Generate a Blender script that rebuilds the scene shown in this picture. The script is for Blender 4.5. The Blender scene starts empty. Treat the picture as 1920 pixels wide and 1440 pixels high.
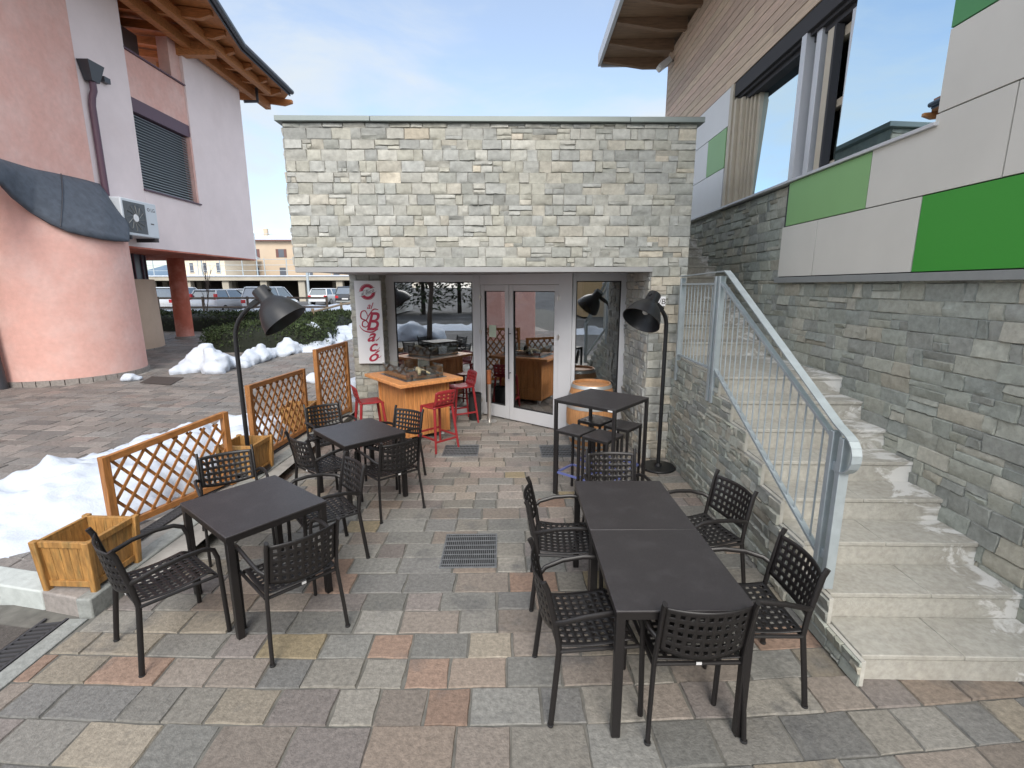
import bpy, bmesh, math, random
from mathutils import Vector, Matrix, noise
from math import sin, cos, pi, radians, atan2, sqrt
rng = random.Random(7)
SC = bpy.context.scene
COL = SC.collection
V = Vector
# ------------------------------------------------------------------ camera
F_PX, PITCH, ROLL, YAW, CAM_H = 914.18, 0.1985, -0.002, 0.0181, 2.3087
fw = V((sin(YAW)*cos(PITCH), cos(YAW)*cos(PITCH), -sin(PITCH)))
r0 = V((cos(YAW), -sin(YAW), 0)); d0 = fw.cross(r0)
rt = cos(ROLL)*r0 - sin(ROLL)*d0
dn = cos(ROLL)*d0 + sin(ROLL)*r0
EYE = V((0, 0, CAM_H))
cam = bpy.data.cameras.new('camera'); camo = bpy.data.objects.new('camera', cam); COL.objects.link(camo)
m = Matrix.Identity(4)
for i in range(3):
    m[i][0] = rt[i]; m[i][1] = -dn[i]; m[i][2] = -fw[i]; m[i][3] = EYE[i]
camo.matrix_world = m
cam.sensor_fit = 'HORIZONTAL'; cam.sensor_width = 36; cam.lens = 36*F_PX/1920
cam.clip_start = 0.05; cam.clip_end = 3000
SC.camera = camo
def ray(u, v): return rt*((u-960)/F_PX) + dn*((v-720)/F_PX) + fw
def gz(u, v, z=0.0):
    D = ray(u, v); return EYE + D*((z-CAM_H)/D.z)
def gx(u, v, x): D = ray(u, v); return EYE + D*(x/D.x)
def gy(u, v, y):
    D = ray(u, v); return EYE + D*(y/D.y)
# ------------------------------------------------------------------ mesh helpers
class MB:
    def __init__(s): s.v = []; s.f = []; s.t = []
    def add(s, vs, fs, tint=None):
        b = len(s.v); s.v += [tuple(p) for p in vs]
        for f in fs:
            s.f.append(tuple(b+i for i in f)); s.t.append(tint)
    def hexa(s, p, tint=None):       # 8 points: bottom 4 ccw, top 4 ccw
        s.add(p, [(3,2,1,0),(4,5,6,7),(0,1,5,4),(1,2,6,5),(2,3,7,6),(3,0,4,7)], tint)
    def box(s, c, size, rz=0.0, tint=None):
        x, y, z = (k/2 for k in size); c = V(c); R = Matrix.Rotation(rz, 3, 'Z')
        s.hexa([c + R @ V(q) for q in ((-x,-y,-z),(x,-y,-z),(x,y,-z),(-x,y,-z),(-x,-y,z),(x,-y,z),(x,y,z),(-x,y,z))], tint)
    def b2(s, x0, x1, y0, y1, z0, z1, tint=None):
        s.box(((x0+x1)/2,(y0+y1)/2,(z0+z1)/2), (abs(x1-x0),abs(y1-y0),abs(z1-z0)), 0, tint)
    def bar(s, a, b, w, h, up=(0,0,1), tint=None):
        a, b = V(a), V(b); d = (b-a).normalized(); up = V(up)
        if abs(d.dot(up)) > .98: up = V((0,1,0)) if abs(d.y) < .9 else V((1,0,0))
        x = d.cross(up).normalized()*w/2; y = x.cross(d).normalized()*h/2
        s.hexa([a-x-y, a+x-y, a+x+y, a-x+y, b-x-y, b+x-y, b+x+y, b-x+y], tint)
    def tube(s, pts, r, n=10, ry=None, caps=True, tint=None, up=None):
        pts = [V(p) for p in pts]; N = len(pts); rs = r if isinstance(r, (list, tuple)) else [r]*N
        vs = []; X = None
        for i, p in enumerate(pts):
            d = (pts[min(i+1, N-1)] - pts[max(i-1, 0)]).normalized()
            if X is None:
                ref = V(up) if up else (V((0,0,1)) if abs(d.z) < .9 else V((1,0,0)))
                X = d.cross(ref).normalized()
            else:
                X = (X - d*X.dot(d)).normalized()
            Y = d.cross(X)
            k = 1 if ry is None else ry
            for j in range(n):
                a = 2*pi*j/n; vs.append(p + X*cos(a)*rs[i] + Y*sin(a)*rs[i]*k)
        fs = []
        for i in range(N-1):
            for j in range(n):
                fs.append((i*n+j, i*n+(j+1) % n, (i+1)*n+(j+1) % n, (i+1)*n+j))
        if caps:
            fs.append(tuple(reversed(range(n)))); fs.append(tuple((N-1)*n+j for j in range(n)))
        s.add(vs, fs, tint)
    def lathe(s, prof, n=28, M=None, tint=None, cap0=False, cap1=False):
        vs = []; M = M or Matrix.Identity(4)
        for (r, z) in prof:
            for j in range(n):
                a = 2*pi*j/n; vs.append(M @ V((r*cos(a), r*sin(a), z)))
        fs = []
        for i in range(len(prof)-1):
            for j in range(n):
                fs.append((i*n+j, i*n+(j+1) % n, (i+1)*n+(j+1) % n, (i+1)*n+j))
        if cap0: fs.append(tuple(reversed(range(n))))
        if cap1: fs.append(tuple((len(prof)-1)*n+j for j in range(n)))
        s.add(vs, fs, tint)
    def prism(s, poly, vec, tint=None):   # poly: 3d points, extruded by vec
        vec = V(vec); n = len(poly); a = [V(p) for p in poly]
        fs = [tuple(reversed(range(n))), tuple(range(n, 2*n))]
        for i in range(n): fs.append((i, (i+1) % n, n+(i+1) % n, n+i))
        s.add(a + [p+vec for p in a], fs, tint)
    def grid(s, fn, nu, nv, tint=None):
        vs = [fn(i/nu, j/nv) for j in range(nv+1) for i in range(nu+1)]
        fs = [(j*(nu+1)+i, j*(nu+1)+i+1, (j+1)*(nu+1)+i+1, (j+1)*(nu+1)+i) for j in range(nv) for i in range(nu)]
        s.add(vs, fs, tint)
def obj(name, mb, mat, parent=None, world=False, smooth=True, bevel=0.0, seg=2, solid=0.0, ang=35, offset=0):
    me = bpy.data.meshes.new(name); me.from_pydata(mb.v, [], mb.f); me.validate(clean_customdata=False)
    if any(t is not None for t in mb.t) and len(me.polygons) == len(mb.t):
        at = me.color_attributes.new('tint', 'FLOAT_COLOR', 'CORNER'); buf = []
        for p, t in zip(me.polygons, mb.t):
            t = t or (1, 1, 1); buf += [t[0], t[1], t[2], 1.0]*p.loop_total
        at.data.foreach_set('color', buf)
    if smooth:
        me.polygons.foreach_set('use_smooth', [True]*len(me.polygons)); me.set_sharp_from_angle(angle=radians(ang))
    me.materials.append(mat)
    o = bpy.data.objects.new(name, me); COL.objects.link(o)
    if parent:
        o.parent = parent
        if world: o.location = -parent.location
    if solid:
        q = o.modifiers.new('solid', 'SOLIDIFY'); q.thickness = solid; q.offset = offset
    if bevel:
        q = o.modifiers.new('bevel', 'BEVEL'); q.width = bevel; q.segments = seg; q.limit_method = 'ANGLE'; q.angle_limit = radians(40)
    return o
def tag(o, label=None, cat=None, group=None, kind=None):
    if label: o['label'] = label
    if cat: o['category'] = cat
    if group: o['group'] = group
    if kind: o['kind'] = kind
    return o
def thing(name, loc, rz, label, cat, group=None):
    o = bpy.data.objects.new(name, None); COL.objects.link(o); o.location = loc; o.rotation_euler = (0, 0, rz)
    o.empty_display_size = .1
    return tag(o, label, cat, group)
def dup(root, loc, rz, label):
    def cp(o, par):
        c = o.copy(); COL.objects.link(c); c.parent = par
        for ch in o.children: cp(ch, c)
        return c
    r = cp(root, None); r.location = loc; r.rotation_euler = (0, 0, rz); r['label'] = label
    return r
class Basis:
    def __init__(s, o, ux, n): s.o = V(o); s.u = V(ux).normalized(); s.n = V(n).normalized()
    def p(s, a, z, d=0.0): return s.o + s.u*a + s.n*d + V((0, 0, z))
    def box(s, mb, a0, a1, z0, z1, d0, d1, tint=None):
        P = s.p
        q = [P(a0,z0,d0),P(a1,z0,d0),P(a1,z0,d1),P(a0,z0,d1),P(a0,z1,d0),P(a1,z1,d0),P(a1,z1,d1),P(a0,z1,d1)]
        if s.u.cross(s.n).z*(a1-a0)*(d1-d0) < 0: q = [q[3],q[2],q[1],q[0],q[7],q[6],q[5],q[4]]
        mb.hexa(q, tint)
# ------------------------------------------------------------------ materials
def M(name, base, rough=.6, metal=0.0, var=0.0, vs=4.0, vstretch=(1,1,1), bump=0.0, bs=60.0, attr=False, spec=.5, detail=5.0, col2=None, c2s=2.0, c2lo=.5, c2hi=.65, coat=0.0, rvar=0.0):
    mt = bpy.data.materials.new(name); mt.use_nodes = True; nt = mt.node_tree; N = nt.nodes; L = nt.links
    b = N['Principled BSDF']; b.inputs['Roughness'].default_value = rough; b.inputs['Metallic'].default_value = metal
    b.inputs['Specular IOR Level'].default_value = spec; b.inputs['Coat Weight'].default_value = coat
    tc = N.new('ShaderNodeTexCoord'); mp = N.new('ShaderNodeMapping'); mp.inputs['Scale'].default_value = vstretch
    L.new(tc.outputs['Object'], mp.inputs['Vector'])
    c = N.new('ShaderNodeRGB'); c.outputs[0].default_value = (*base, 1); cur = c.outputs[0]
    def mix(kind, fac, a, bb):
        q = N.new('ShaderNodeMix'); q.data_type = 'RGBA'; q.blend_type = kind
        for s_, k in ((fac, 0), (a, 6), (bb, 7)):
            if isinstance(s_, (int, float)): q.inputs[k].default_value = s_
            elif isinstance(s_, tuple): q.inputs[k].default_value = (*s_, 1)
            else: L.new(s_, q.inputs[k])
        return q.outputs[2]
    def tex(scale, det=detail, rg=.6):
        q = N.new('ShaderNodeTexNoise'); q.inputs['Scale'].default_value = scale; q.inputs['Detail'].default_value = det; q.inputs['Roughness'].default_value = rg
        L.new(mp.outputs[0], q.inputs['Vector']); return q.outputs['Fac']
    def ramp(x, lo, hi, a=0.0, bb=1.0):
        q = N.new('ShaderNodeMapRange'); q.inputs[1].default_value = lo; q.inputs[2].default_value = hi; q.inputs[3].default_value = a; q.inputs[4].default_value = bb
        L.new(x, q.inputs[0]); return q.outputs[0]
    if attr:
        at = N.new('ShaderNodeAttribute'); at.attribute_name = 'tint'; cur = mix('MULTIPLY', 1.0, cur, at.outputs['Color'])
    if col2: cur = mix('MIX', ramp(tex(c2s), c2lo, c2hi), cur, col2)
    if var:
        g = ramp(tex(vs), .3, .7, 1-var, 1+var); cc = N.new('ShaderNodeCombineColor')
        for k in range(3): L.new(g, cc.inputs[k])
        cur = mix('MULTIPLY', 1.0, cur, cc.outputs[0])
    L.new(cur, b.inputs['Base Color'])
    if rvar: L.new(ramp(tex(vs*1.7), .3, .7, max(.02, rough-rvar), min(1, rough+rvar)), b.inputs['Roughness'])
    if bump:
        q = N.new('ShaderNodeBump'); q.inputs['Strength'].default_value = bump; q.inputs['Distance'].default_value = .01
        L.new(tex(bs, 4), q.inputs['Height']); L.new(q.outputs[0], b.inputs['Normal'])
    return mt
def glass_mat(name, tint, refl=1.0, body=None, gcol=(.95,.97,1)):
    mt = bpy.data.materials.new(name); mt.use_nodes = True; nt = mt.node_tree; N = nt.nodes; L = nt.links
    N.remove(N['Principled BSDF']); out = N['Material Output']
    fr = N.new('ShaderNodeFresnel'); fr.inputs['IOR'].default_value = 1.55
    g = N.new('ShaderNodeBsdfGlossy'); g.inputs['Roughness'].default_value = 0.0; g.inputs['Color'].default_value = (*gcol, 1)
    if body: t = N.new('ShaderNodeBsdfDiffuse'); t.inputs['Color'].default_value = (*body, 1)
    else: t = N.new('ShaderNodeBsdfTransparent'); t.inputs['Color'].default_value = (*tint, 1)
    mr = N.new('ShaderNodeMapRange'); mr.inputs[1].default_value = 0; mr.inputs[2].default_value = 1; mr.inputs[3].default_value = .1*refl; mr.inputs[4].default_value = min(1, .6+.4*refl)
    L.new(fr.outputs[0], mr.inputs[0])
    mx = N.new('ShaderNodeMixShader'); L.new(mr.outputs[0], mx.inputs[0]); L.new(t.outputs[0], mx.inputs[1]); L.new(g.outputs[0], mx.inputs[2])
    L.new(mx.outputs[0], out.inputs['Surface'])
    return mt
m_stone = M('stone_cladding', (1,1,1), .85, var=.16, vs=22, bump=.5, bs=70, attr=True, spec=.25)
m_mortar = M('mortar', (.43,.42,.38), .95, var=.15, vs=10, bump=.3)
def paving_mat(name, stain):
    return M(name, (1,1,1), .62, var=.27, vs=34, bump=.5, bs=75, attr=True, spec=.4, col2=stain, c2s=2.1, c2lo=.56, c2hi=.74, rvar=.14, detail=9)
m_pave = paving_mat('porphyry_paving', (.10,.10,.10))
m_pave2 = paving_mat('piazza_paving', (.17,.15,.14))
m_grout = M('grout', (.13,.125,.11), .9, var=.3, vs=8)
m_grout2 = M('pale_grout', (.30,.285,.26), .9, var=.35, vs=3)
m_kerb = M('kerb_stone', (.25,.26,.245), .8, var=.2, vs=25, bump=.4)
m_kerbp = M('pinkish_kerb_stone', (.27,.245,.225), .8, var=.2, vs=25, bump=.4)
m_kerbw = M('worn_white_paint', (.44,.47,.45), .7, var=.12, vs=12, col2=(.3,.3,.29), c2s=7, c2lo=.6, c2hi=.68, bump=.3)
m_snow = M('snow', (.52,.57,.645), .75, var=.07, vs=4, bump=.6, bs=30, spec=.3, col2=(.50,.50,.50), c2s=6, c2lo=.62, c2hi=.85)
m_dark = M('dark_brown_powder_coat', (.011,.0095,.0095), .40, var=.1, vs=60, bump=.12, bs=500, spec=.5)
m_top = M('dark_laminate_top', (.032,.0285,.030), .38, var=.10, vs=90, bump=.12, bs=400, spec=.55, rvar=.10, col2=(.046,.042,.044), c2s=7, c2lo=.5, c2hi=.75)
m_black = M('black_metal', (.011,.0115,.013), .42, var=.1, vs=20, spec=.5)
m_rub = M('black_rubber', (.015,.015,.016), .8)
m_blue = M('blue_footrest', (.10,.12,.30), .4)
m_wood = M('honey_wood', (.31,.13,.036), .55, var=.35, vs=5, vstretch=(9,9,1.2), bump=.15, bs=40)
m_woodh = M('honey_wood_flat', (.33,.14,.042), .5, var=.3, vs=5, vstretch=(3,3,9), bump=.15, bs=40)
m_plant = M('weathered_pine', (.34,.175,.05), .6, var=.4, vs=5, vstretch=(9,9,1.5), bump=.2, bs=40, col2=(.20,.14,.05), c2s=3, c2lo=.5, c2hi=.75)
m_fire = M('red_larch', (.53,.23,.075), .5, var=.3, vs=4, vstretch=(10,10,1), bump=.12, bs=40)
m_firet = M('red_larch_top', (.60,.27,.10), .45, var=.25, vs=5, vstretch=(2,9,4), bump=.1, bs=40)
m_red = M('red_plastic', (.27,.022,.026), .38, var=.08, vs=8)
m_galv = M('galvanised_steel', (.40,.45,.47), .5, metal=.35, var=.1, vs=9, spec=.5)
m_grate = M('dull_grate_steel', (.17,.18,.19), .55, metal=.3, var=.2, vs=20)
m_drip = M('drip_edge_metal', (.30,.30,.30), .5, metal=.2, var=.05, vs=3)
m_alu = M('silver_aluminium', (.60,.61,.63), .4, metal=.2, var=.03, vs=2)
m_cap = M('coping_sheet', (.23,.26,.25), .5, metal=.3, var=.05, vs=2)
m_steel = M('brushed_steel', (.62,.60,.57), .28, metal=.9)
m_copper = M('copper_brown', (.34,.12,.05), .4, metal=.3, var=.15, vs=20)
m_step = M('pale_stone_steps', (.40,.39,.35), .95, var=.16, vs=26, bump=.35, bs=160, col2=(.36,.345,.305), c2s=3.0, c2lo=.38, c2hi=.66, spec=.12, detail=9)
m_gl = glass_mat('door_glass', (.62,.66,.66), 3.5)
m_glguard = glass_mat('thin_glass', (.93,.96,.95), .5)
m_glup = glass_mat('upper_window_glass', (1,1,1), 4.6, body=(.30,.46,.52), gcol=(.66,.80,.88))
m_glcar = glass_mat('car_glass', (1,1,1), 1.6, body=(.03,.05,.06))
m_soff = M('soffit_board', (.30,.30,.31), .6, var=.05, vs=1)
m_sign = M('sign_white', (.74,.74,.75), .45)
m_signr = M('sign_red', (.42,.025,.06), .45)
m_signk = M('sign_dark', (.06,.05,.05), .5)
m_room = M('room_plaster', (.20,.17,.13), .8, var=.1, vs=1)
m_roomf = M('room_floor', (.16,.14,.12), .5, var=.15, vs=3)
m_brown = M('counter_wood', (.13,.05,.025), .45, var=.2, vs=3)
m_yel = M('yellow_shade', (.60,.40,.06), .6)
m_cream = M('cream_panel', (.63,.61,.555), .5, var=.05, vs=.9, rvar=.12)
m_white = M('white_panel', (.69,.70,.70), .5, var=.04, vs=.9)
m_green = M('bright_green_panel', (.045,.30,.035), .45, var=.03, vs=200)
m_green2 = M('mid_green_panel', (.07,.27,.09), .45, var=.03, vs=200)
m_lgreen = M('light_green_panel', (.24,.44,.185), .5, var=.05, vs=.8)
m_gap = M('panel_backing', (.045,.045,.05), .8)
m_trim = M('grey_trim', (.24,.25,.245), .6, var=.06, vs=8)
m_wclad = M('larch_boards', (.56,.43,.32), .65, var=.22, vs=4, vstretch=(6,1.0,20), bump=.12, bs=40, attr=True)
m_beigem = M('beige_window_metal', (.50,.44,.34), .5, var=.08, vs=3)
m_roofw = M('roof_timber', (.44,.18,.06), .6, var=.3, vs=4, vstretch=(1,8,8), bump=.1)
m_roofw2 = M('brown_eave_timber', (.25,.16,.10), .65, var=.25, vs=4, vstretch=(1,8,8))
m_gut = M('gutter_metal', (.06,.062,.072), .4, metal=.3)
m_pink = M('salmon_plaster', (.69,.41,.355), .9, var=.06, vs=9, bump=.4, bs=40, detail=8, col2=(.73,.49,.44), c2s=1.6, c2lo=.42, c2hi=.68, spec=.2)
m_redc = M('red_plaster', (.50,.15,.10), .9, var=.12, vs=3, bump=.2, bs=50, col2=(.58,.27,.22), c2s=1.5, c2lo=.45, c2hi=.7, spec=.2)
m_lilac = M('lilac_plaster', (.80,.695,.69), .9, var=.04, vs=1.5, bump=.12, bs=50, col2=(.77,.66,.65), c2s=.7, c2lo=.5, c2hi=.75, spec=.2)
m_beigep = M('beige_plaster', (.56,.42,.32), .9, var=.06, vs=2, bump=.15, bs=50, spec=.2)
m_purple = M('purple_metal', (.10,.05,.075), .5)
m_slate = M('slate_sheet', (.075,.09,.115), .7, var=.22, vs=7, bump=.35, bs=60, detail=9, spec=.4)
m_slat = M('blind_slats', (.40,.44,.46), .4, metal=.3)
m_grey = M('grey_interior', (.12,.11,.11), .9)
m_ac = M('pale_grey_casing', (.58,.62,.66), .45)
m_acd = M('dark_grille', (.10,.11,.12), .6)
m_leaf = M('hedge_leaf', (.034,.048,.020), .7, var=.5, vs=3, attr=True, spec=.3)
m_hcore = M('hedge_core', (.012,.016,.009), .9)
m_fenced = M('dark_fence_wood', (.10,.075,.055), .8, var=.3, vs=6)
m_fence = M('weathered_fence', (.27,.20,.13), .8, var=.3, vs=6, vstretch=(4,4,1))
m_conc = M('concrete', (.36,.33,.27), .85, var=.12, vs=.6)
m_concd = M('garage_wall', (.09,.08,.07), .9)
m_tan = M('tan_render', (.47,.375,.275), .9, var=.06, vs=.4)
m_crm = M('cream_render', (.62,.53,.40), .9, var=.05, vs=.4)
m_win = M('dark_window', (.09,.10,.12), .3)
m_shut = M('shutter_brown', (.13,.06,.05), .7)
m_tile = M('red_roof_tiles', (.30,.13,.085), .9, var=.2, vs=2)
m_tarm = M('asphalt', (.06,.06,.062), .9, var=.2, vs=.8, col2=(.13,.13,.135), c2s=.4)
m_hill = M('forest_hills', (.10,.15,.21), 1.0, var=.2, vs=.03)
m_bark = M('bark', (.09,.07,.055), .9, var=.3, vs=6, vstretch=(4,4,1), bump=.4)
m_car = {k: M('car_paint_'+k, c, .28, metal=mt_, coat=.5, var=.04, vs=1) for k, c, mt_ in (('white',(.62,.64,.66),0),('silver',(.50,.50,.52),.3),('dark',(.035,.037,.042),.2))}
m_tail = M('tail_lamp_red', (.45,.012,.02), .25)
m_plate = M('number_plate', (.6,.6,.6), .5)
m_log = M('pale_log', (.52,.42,.27), .8, var=.2, vs=10)
m_char = M('charred_wood', (.05,.04,.035), .8)
m_peb = M('brown_pebbles', (.16,.09,.065), .7, var=.4, vs=30)
m_bowl = M('burner_plate', (.10,.105,.11), .3, metal=.5)
m_paper = M('pale_green_paper', (.50,.58,.46), .8)
m_bulb = M('bulb_glass', (.75,.74,.70), .15)
m_yellowb = M('ochre_render', (.60,.40,.20), .9, var=.05, vs=.5)
m_barrel = M('oak_barrel', (.41,.20,.08), .55, var=.25, vs=5, vstretch=(10,10,1), bump=.12)
m_hoop = M('barrel_hoop', (.42,.43,.42), .45, metal=.6)
# efflorescence on the steps: white salt crust in patches, strongest near the wall end of each step
def add_salt(mt):
    nt = mt.node_tree; N = nt.nodes; L = nt.links; b = N['Principled BSDF']; src = b.inputs['Base Color'].links[0].from_socket
    tc = N.new('ShaderNodeTexCoord'); sp = N.new('ShaderNodeSeparateXYZ'); L.new(tc.outputs['Object'], sp.inputs[0])
    mr = N.new('ShaderNodeMapRange'); mr.inputs[1].default_value = .95; mr.inputs[2].default_value = .12; mr.inputs[3].default_value = -.30; mr.inputs[4].default_value = .14
    ng = N.new('ShaderNodeMath'); ng.operation = 'MULTIPLY'; ng.inputs[1].default_value = -1; L.new(sp.outputs['X'], ng.inputs[0]); L.new(ng.outputs[0], mr.inputs[0])
    mp = N.new('ShaderNodeMapping'); mp.inputs['Scale'].default_value = (1.1, 1.4, 2.2); L.new(tc.outputs['Object'], mp.inputs[0])
    nz = N.new('ShaderNodeTexNoise'); nz.inputs['Scale'].default_value = 2.6; nz.inputs['Detail'].default_value = 8; nz.inputs['Roughness'].default_value = .68; nz.inputs['Distortion'].default_value = 1.2
    L.new(mp.outputs[0], nz.inputs['Vector'])
    ad = N.new('ShaderNodeMath'); L.new(nz.outputs['Fac'], ad.inputs[0]); L.new(mr.outputs[0], ad.inputs[1])
    r2 = N.new('ShaderNodeMapRange'); r2.inputs[1].default_value = .60; r2.inputs[2].default_value = .68; r2.inputs[4].default_value = .85; L.new(ad.outputs[0], r2.inputs[0])
    mx = N.new('ShaderNodeMix'); mx.data_type = 'RGBA'; L.new(r2.outputs[0], mx.inputs[0]); L.new(src, mx.inputs[6]); mx.inputs[7].default_value = (.66,.66,.64,1)
    L.new(mx.outputs[2], b.inputs['Base Color'])
add_salt(m_step)
# ------------------------------------------------------------------ stone cladding generator
PAL_L = [(.46,.458,.43),(.44,.442,.42),(.48,.475,.44),(.42,.425,.41),(.465,.455,.405),(.385,.39,.365),(.49,.48,.44),(.445,.435,.385),(.375,.38,.365),(.485,.46,.405)]
PAL_G = [(.335,.365,.335),(.31,.34,.315),(.37,.39,.35),(.285,.315,.30),(.35,.37,.335),(.285,.305,.29),(.40,.405,.36),(.33,.35,.31),(.28,.30,.285),(.365,.36,.31)]
PAL_G = [tuple(c*q for c, q in zip(p, (1.04,1.0,.955))) for p in PAL_G]
PAL_L = [tuple(c*q for c, q in zip(p, (.82,.825,.81))) for p in PAL_L]
def stone(mb, B, a0, a1, z0, z1, dep, tint, R):
    g = .0012; a0 += g; a1 -= g; z0 += g; z1 -= g
    l, h = a1-a0, z1-z0
    if l < .015 or h < .012: return
    nc = max(2, round(l/.04)); nr = max(2, round(h/.032))
    e = .006
    us = [0] + [e+(l-2*e)*i/nc for i in range(nc+1)] + [l]
    ws = [0] + [e+(h-2*e)*i/nr for i in range(nr+1)] + [h]
    tx, tz = R.uniform(-.008,.008), R.uniform(-.008,.008); sd = R.uniform(0, 900)
    rough = R.choice([.004,.008,.013,.017]); chip = R.random() < .55; cz = R.uniform(.05,.35)*h
    vs = []; W = len(us)
    for j, w in enumerate(ws):
        for i, u in enumerate(us):
            edge = i in (0, W-1) or j in (0, len(ws)-1)
            if edge: d = .004
            else:
                d = dep + tx*(u/l-.5)*2 + tz*(w/h-.5)*2
                d += rough*noise.noise(V(((a0+u)*13, sd, (z0+w)*13))) + rough*.7*noise.noise(V(((a0+u)*34, sd, (z0+w)*34)))
                if chip and w < cz*(1+.8*noise.noise(V(((a0+u)*16, sd, 3)))): d -= dep*.5
                d = max(d, .003)
            ju = 0 if edge else R.uniform(-.002,.002); jw = 0 if edge else R.uniform(-.002,.002)
            if j == 1: jw += max(0, noise.noise(V(((a0+u)*20, sd, 9))))*.012
            vs.append(B.p(a0+u+ju, z0+w+jw, d))
    flip = B.u.cross(V((0,0,1))).dot(B.n) < 0
    fs = []
    for j in range(len(ws)-1):
        for i in range(W-1):
            q = (j*W+i, j*W+i+1, (j+1)*W+i+1, (j+1)*W+i)
            fs.append(tuple(reversed(q)) if flip else q)
    mb.add(vs, fs, tint)
def stones(B, z0, z1, rowh, intervals, pal, seed, lmin=.10, lmax=.30, warm=None, dmax=.027):
    mb = MB(); R = random.Random(seed); z = z0
    while z < z1-.015:
        h = min(rowh*R.uniform(.9,1.1), z1-z)
        if z1-z-h < .04: h = z1-z
        for (lo, hi) in intervals(z, z+h):
            a = lo
            while a < hi-.01:
                l = R.uniform(lmin, lmax) if R.random() < .8 else R.uniform(lmin*.6, lmin)
                if hi-a-l < .06: l = hi-a
                sp = R.random()
                def tn():
                    c = R.choice(pal); k = R.uniform(.88,1.1)
                    if warm and R.random() < warm(a, z): c = R.choice([(.49,.45,.37),(.47,.43,.36),(.46,.415,.335)])
                    return tuple(x*k for x in c)
                if sp < .17 and l > .09:
                    q = R.uniform(.35,.65)
                    if R.random() < .5:
                        c1 = R.uniform(.4,.6)
                        stone(mb,B,a,a+l*c1,z,z+h*q,R.uniform(.010,dmax),tn(),R); stone(mb,B,a+l*c1,a+l,z,z+h*q,R.uniform(.010,dmax),tn(),R)
                    else: stone(mb,B,a,a+l,z,z+h*q,R.uniform(.010,dmax),tn(),R)
                    stone(mb,B,a,a+l,z+h*q,z+h,R.uniform(.010,dmax),tn(),R)
                else: stone(mb,B,a,a+l,z,z+h,R.uniform(.010,dmax),tn(),R)
                a += l
        z += h
    return mb
# ------------------------------------------------------------------ ground and paving
def tz(x, y): return .13 + min(.55, max(0.0, y-13.5)*.034)
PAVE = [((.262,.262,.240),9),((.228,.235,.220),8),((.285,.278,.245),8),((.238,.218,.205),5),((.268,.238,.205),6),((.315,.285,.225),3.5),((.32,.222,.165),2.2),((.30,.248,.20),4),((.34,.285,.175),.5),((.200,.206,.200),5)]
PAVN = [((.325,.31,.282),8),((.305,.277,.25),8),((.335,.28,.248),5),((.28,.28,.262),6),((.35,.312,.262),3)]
PAVP = [((.252,.238,.222),8),((.222,.218,.208),8),((.27,.248,.23),6),((.24,.24,.233),6),((.25,.215,.197),2),((.20,.198,.192),4)]
def pick(L, R):
    k = R.uniform(0, sum(w for _, w in L))
    for c, w in L:
        k -= w
        if k <= 0: return c
    return L[-1][0]
def tiles(x0, x1, y0, y1, row, lmin, lmax, pal, seed, zf, arc, inside=None, gap=.0045, smallfar=None):
    mb = MB(); R = random.Random(seed); y = y0
    while y < y1:
        rw = row*R.uniform(.88,1.14)
        if smallfar and y > smallfar: rw *= .8
        xs_ = x0(y+rw) if callable(x0) else x0
        x = xs_ - R.uniform(0, lmax)
        while x < x1:
            l = R.uniform(lmin, lmax); a, b = max(x, xs_), min(x+l, x1); x += l
            if b-a < .03: continue
            j = lambda k=.005: R.uniform(-k, k)
            cs = [(a+gap+j(), y+gap+j()), (b-gap+j(), y+gap+j()), (b-gap+j(), y+rw-gap+j()), (a+gap+j(), y+rw-gap+j())]
            P = []
            for k in range(4):
                (xa, ya), (xb, yb) = cs[k], cs[(k+1) % 4]; nn = 3 if y < 5.5 else 1
                for q in range(nn):
                    t = q/nn + (R.uniform(-.06,.06) if q else 0); w_ = .0045 if q else 0
                    P.append(V((xa+(xb-xa)*t+j(w_), ya+(yb-ya)*t+j(w_), 0)))
            for p in P: p.y += arc(p.x, p.y)
            c = sum(P, V((0,0,0)))/len(P); n = len(P)
            if inside and not all(inside(p.x, p.y) for p in P+[c]): continue
            lift = R.uniform(-.003,.003); tl = (R.uniform(-.003,.003), R.uniform(-.003,.003))
            top = []; low = []
            for p in P:
                zz = zf(p.x, p.y)
                q = p + (c-p).normalized()*R.uniform(.004,.009)
                top.append(V((q.x, q.y, zz+lift+tl[0]*max(-1,min(1,(p.x-c.x)/.15))+tl[1]*max(-1,min(1,(p.y-c.y)/.1))))); low.append(V((p.x, p.y, zz-.013)))
            pl = pal(c) if callable(pal) else pal
            col = pick(pl, R); k = R.uniform(.62,.91); lum = sum(col)/3; col = tuple((lum+(q-lum)*.85)*k*w_ for q, w_ in zip(col, (1.03,.985,.955)))
            mb.add(low+top, [tuple(range(n,2*n))]+[(k, (k+1) % n, n+(k+1) % n, n+k) for k in range(n)], col)
        y += rw
    return mb
KX = lambda y: -2.93 + .045*(y-3.13)      # inner face of the terrace kerb
def in_terrace(x, y):
    if y > 3.25 and x < KX(y)-.012: return False
    return True
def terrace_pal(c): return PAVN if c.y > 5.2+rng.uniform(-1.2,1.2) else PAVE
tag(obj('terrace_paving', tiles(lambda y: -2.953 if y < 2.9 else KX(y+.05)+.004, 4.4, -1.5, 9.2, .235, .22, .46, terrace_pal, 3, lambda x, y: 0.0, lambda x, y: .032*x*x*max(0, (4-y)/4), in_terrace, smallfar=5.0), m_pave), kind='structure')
g = MB(); g.b2(-2.95, 4.4, -1.6, 9.6, -.06, -.009)
tag(obj('terrace_bed', g, m_grout, smooth=False), kind='structure')
g = MB(); g.grid(lambda u, v: V((-700+1400*u, -700+1400*v, -.12)), 1, 1)
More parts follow.
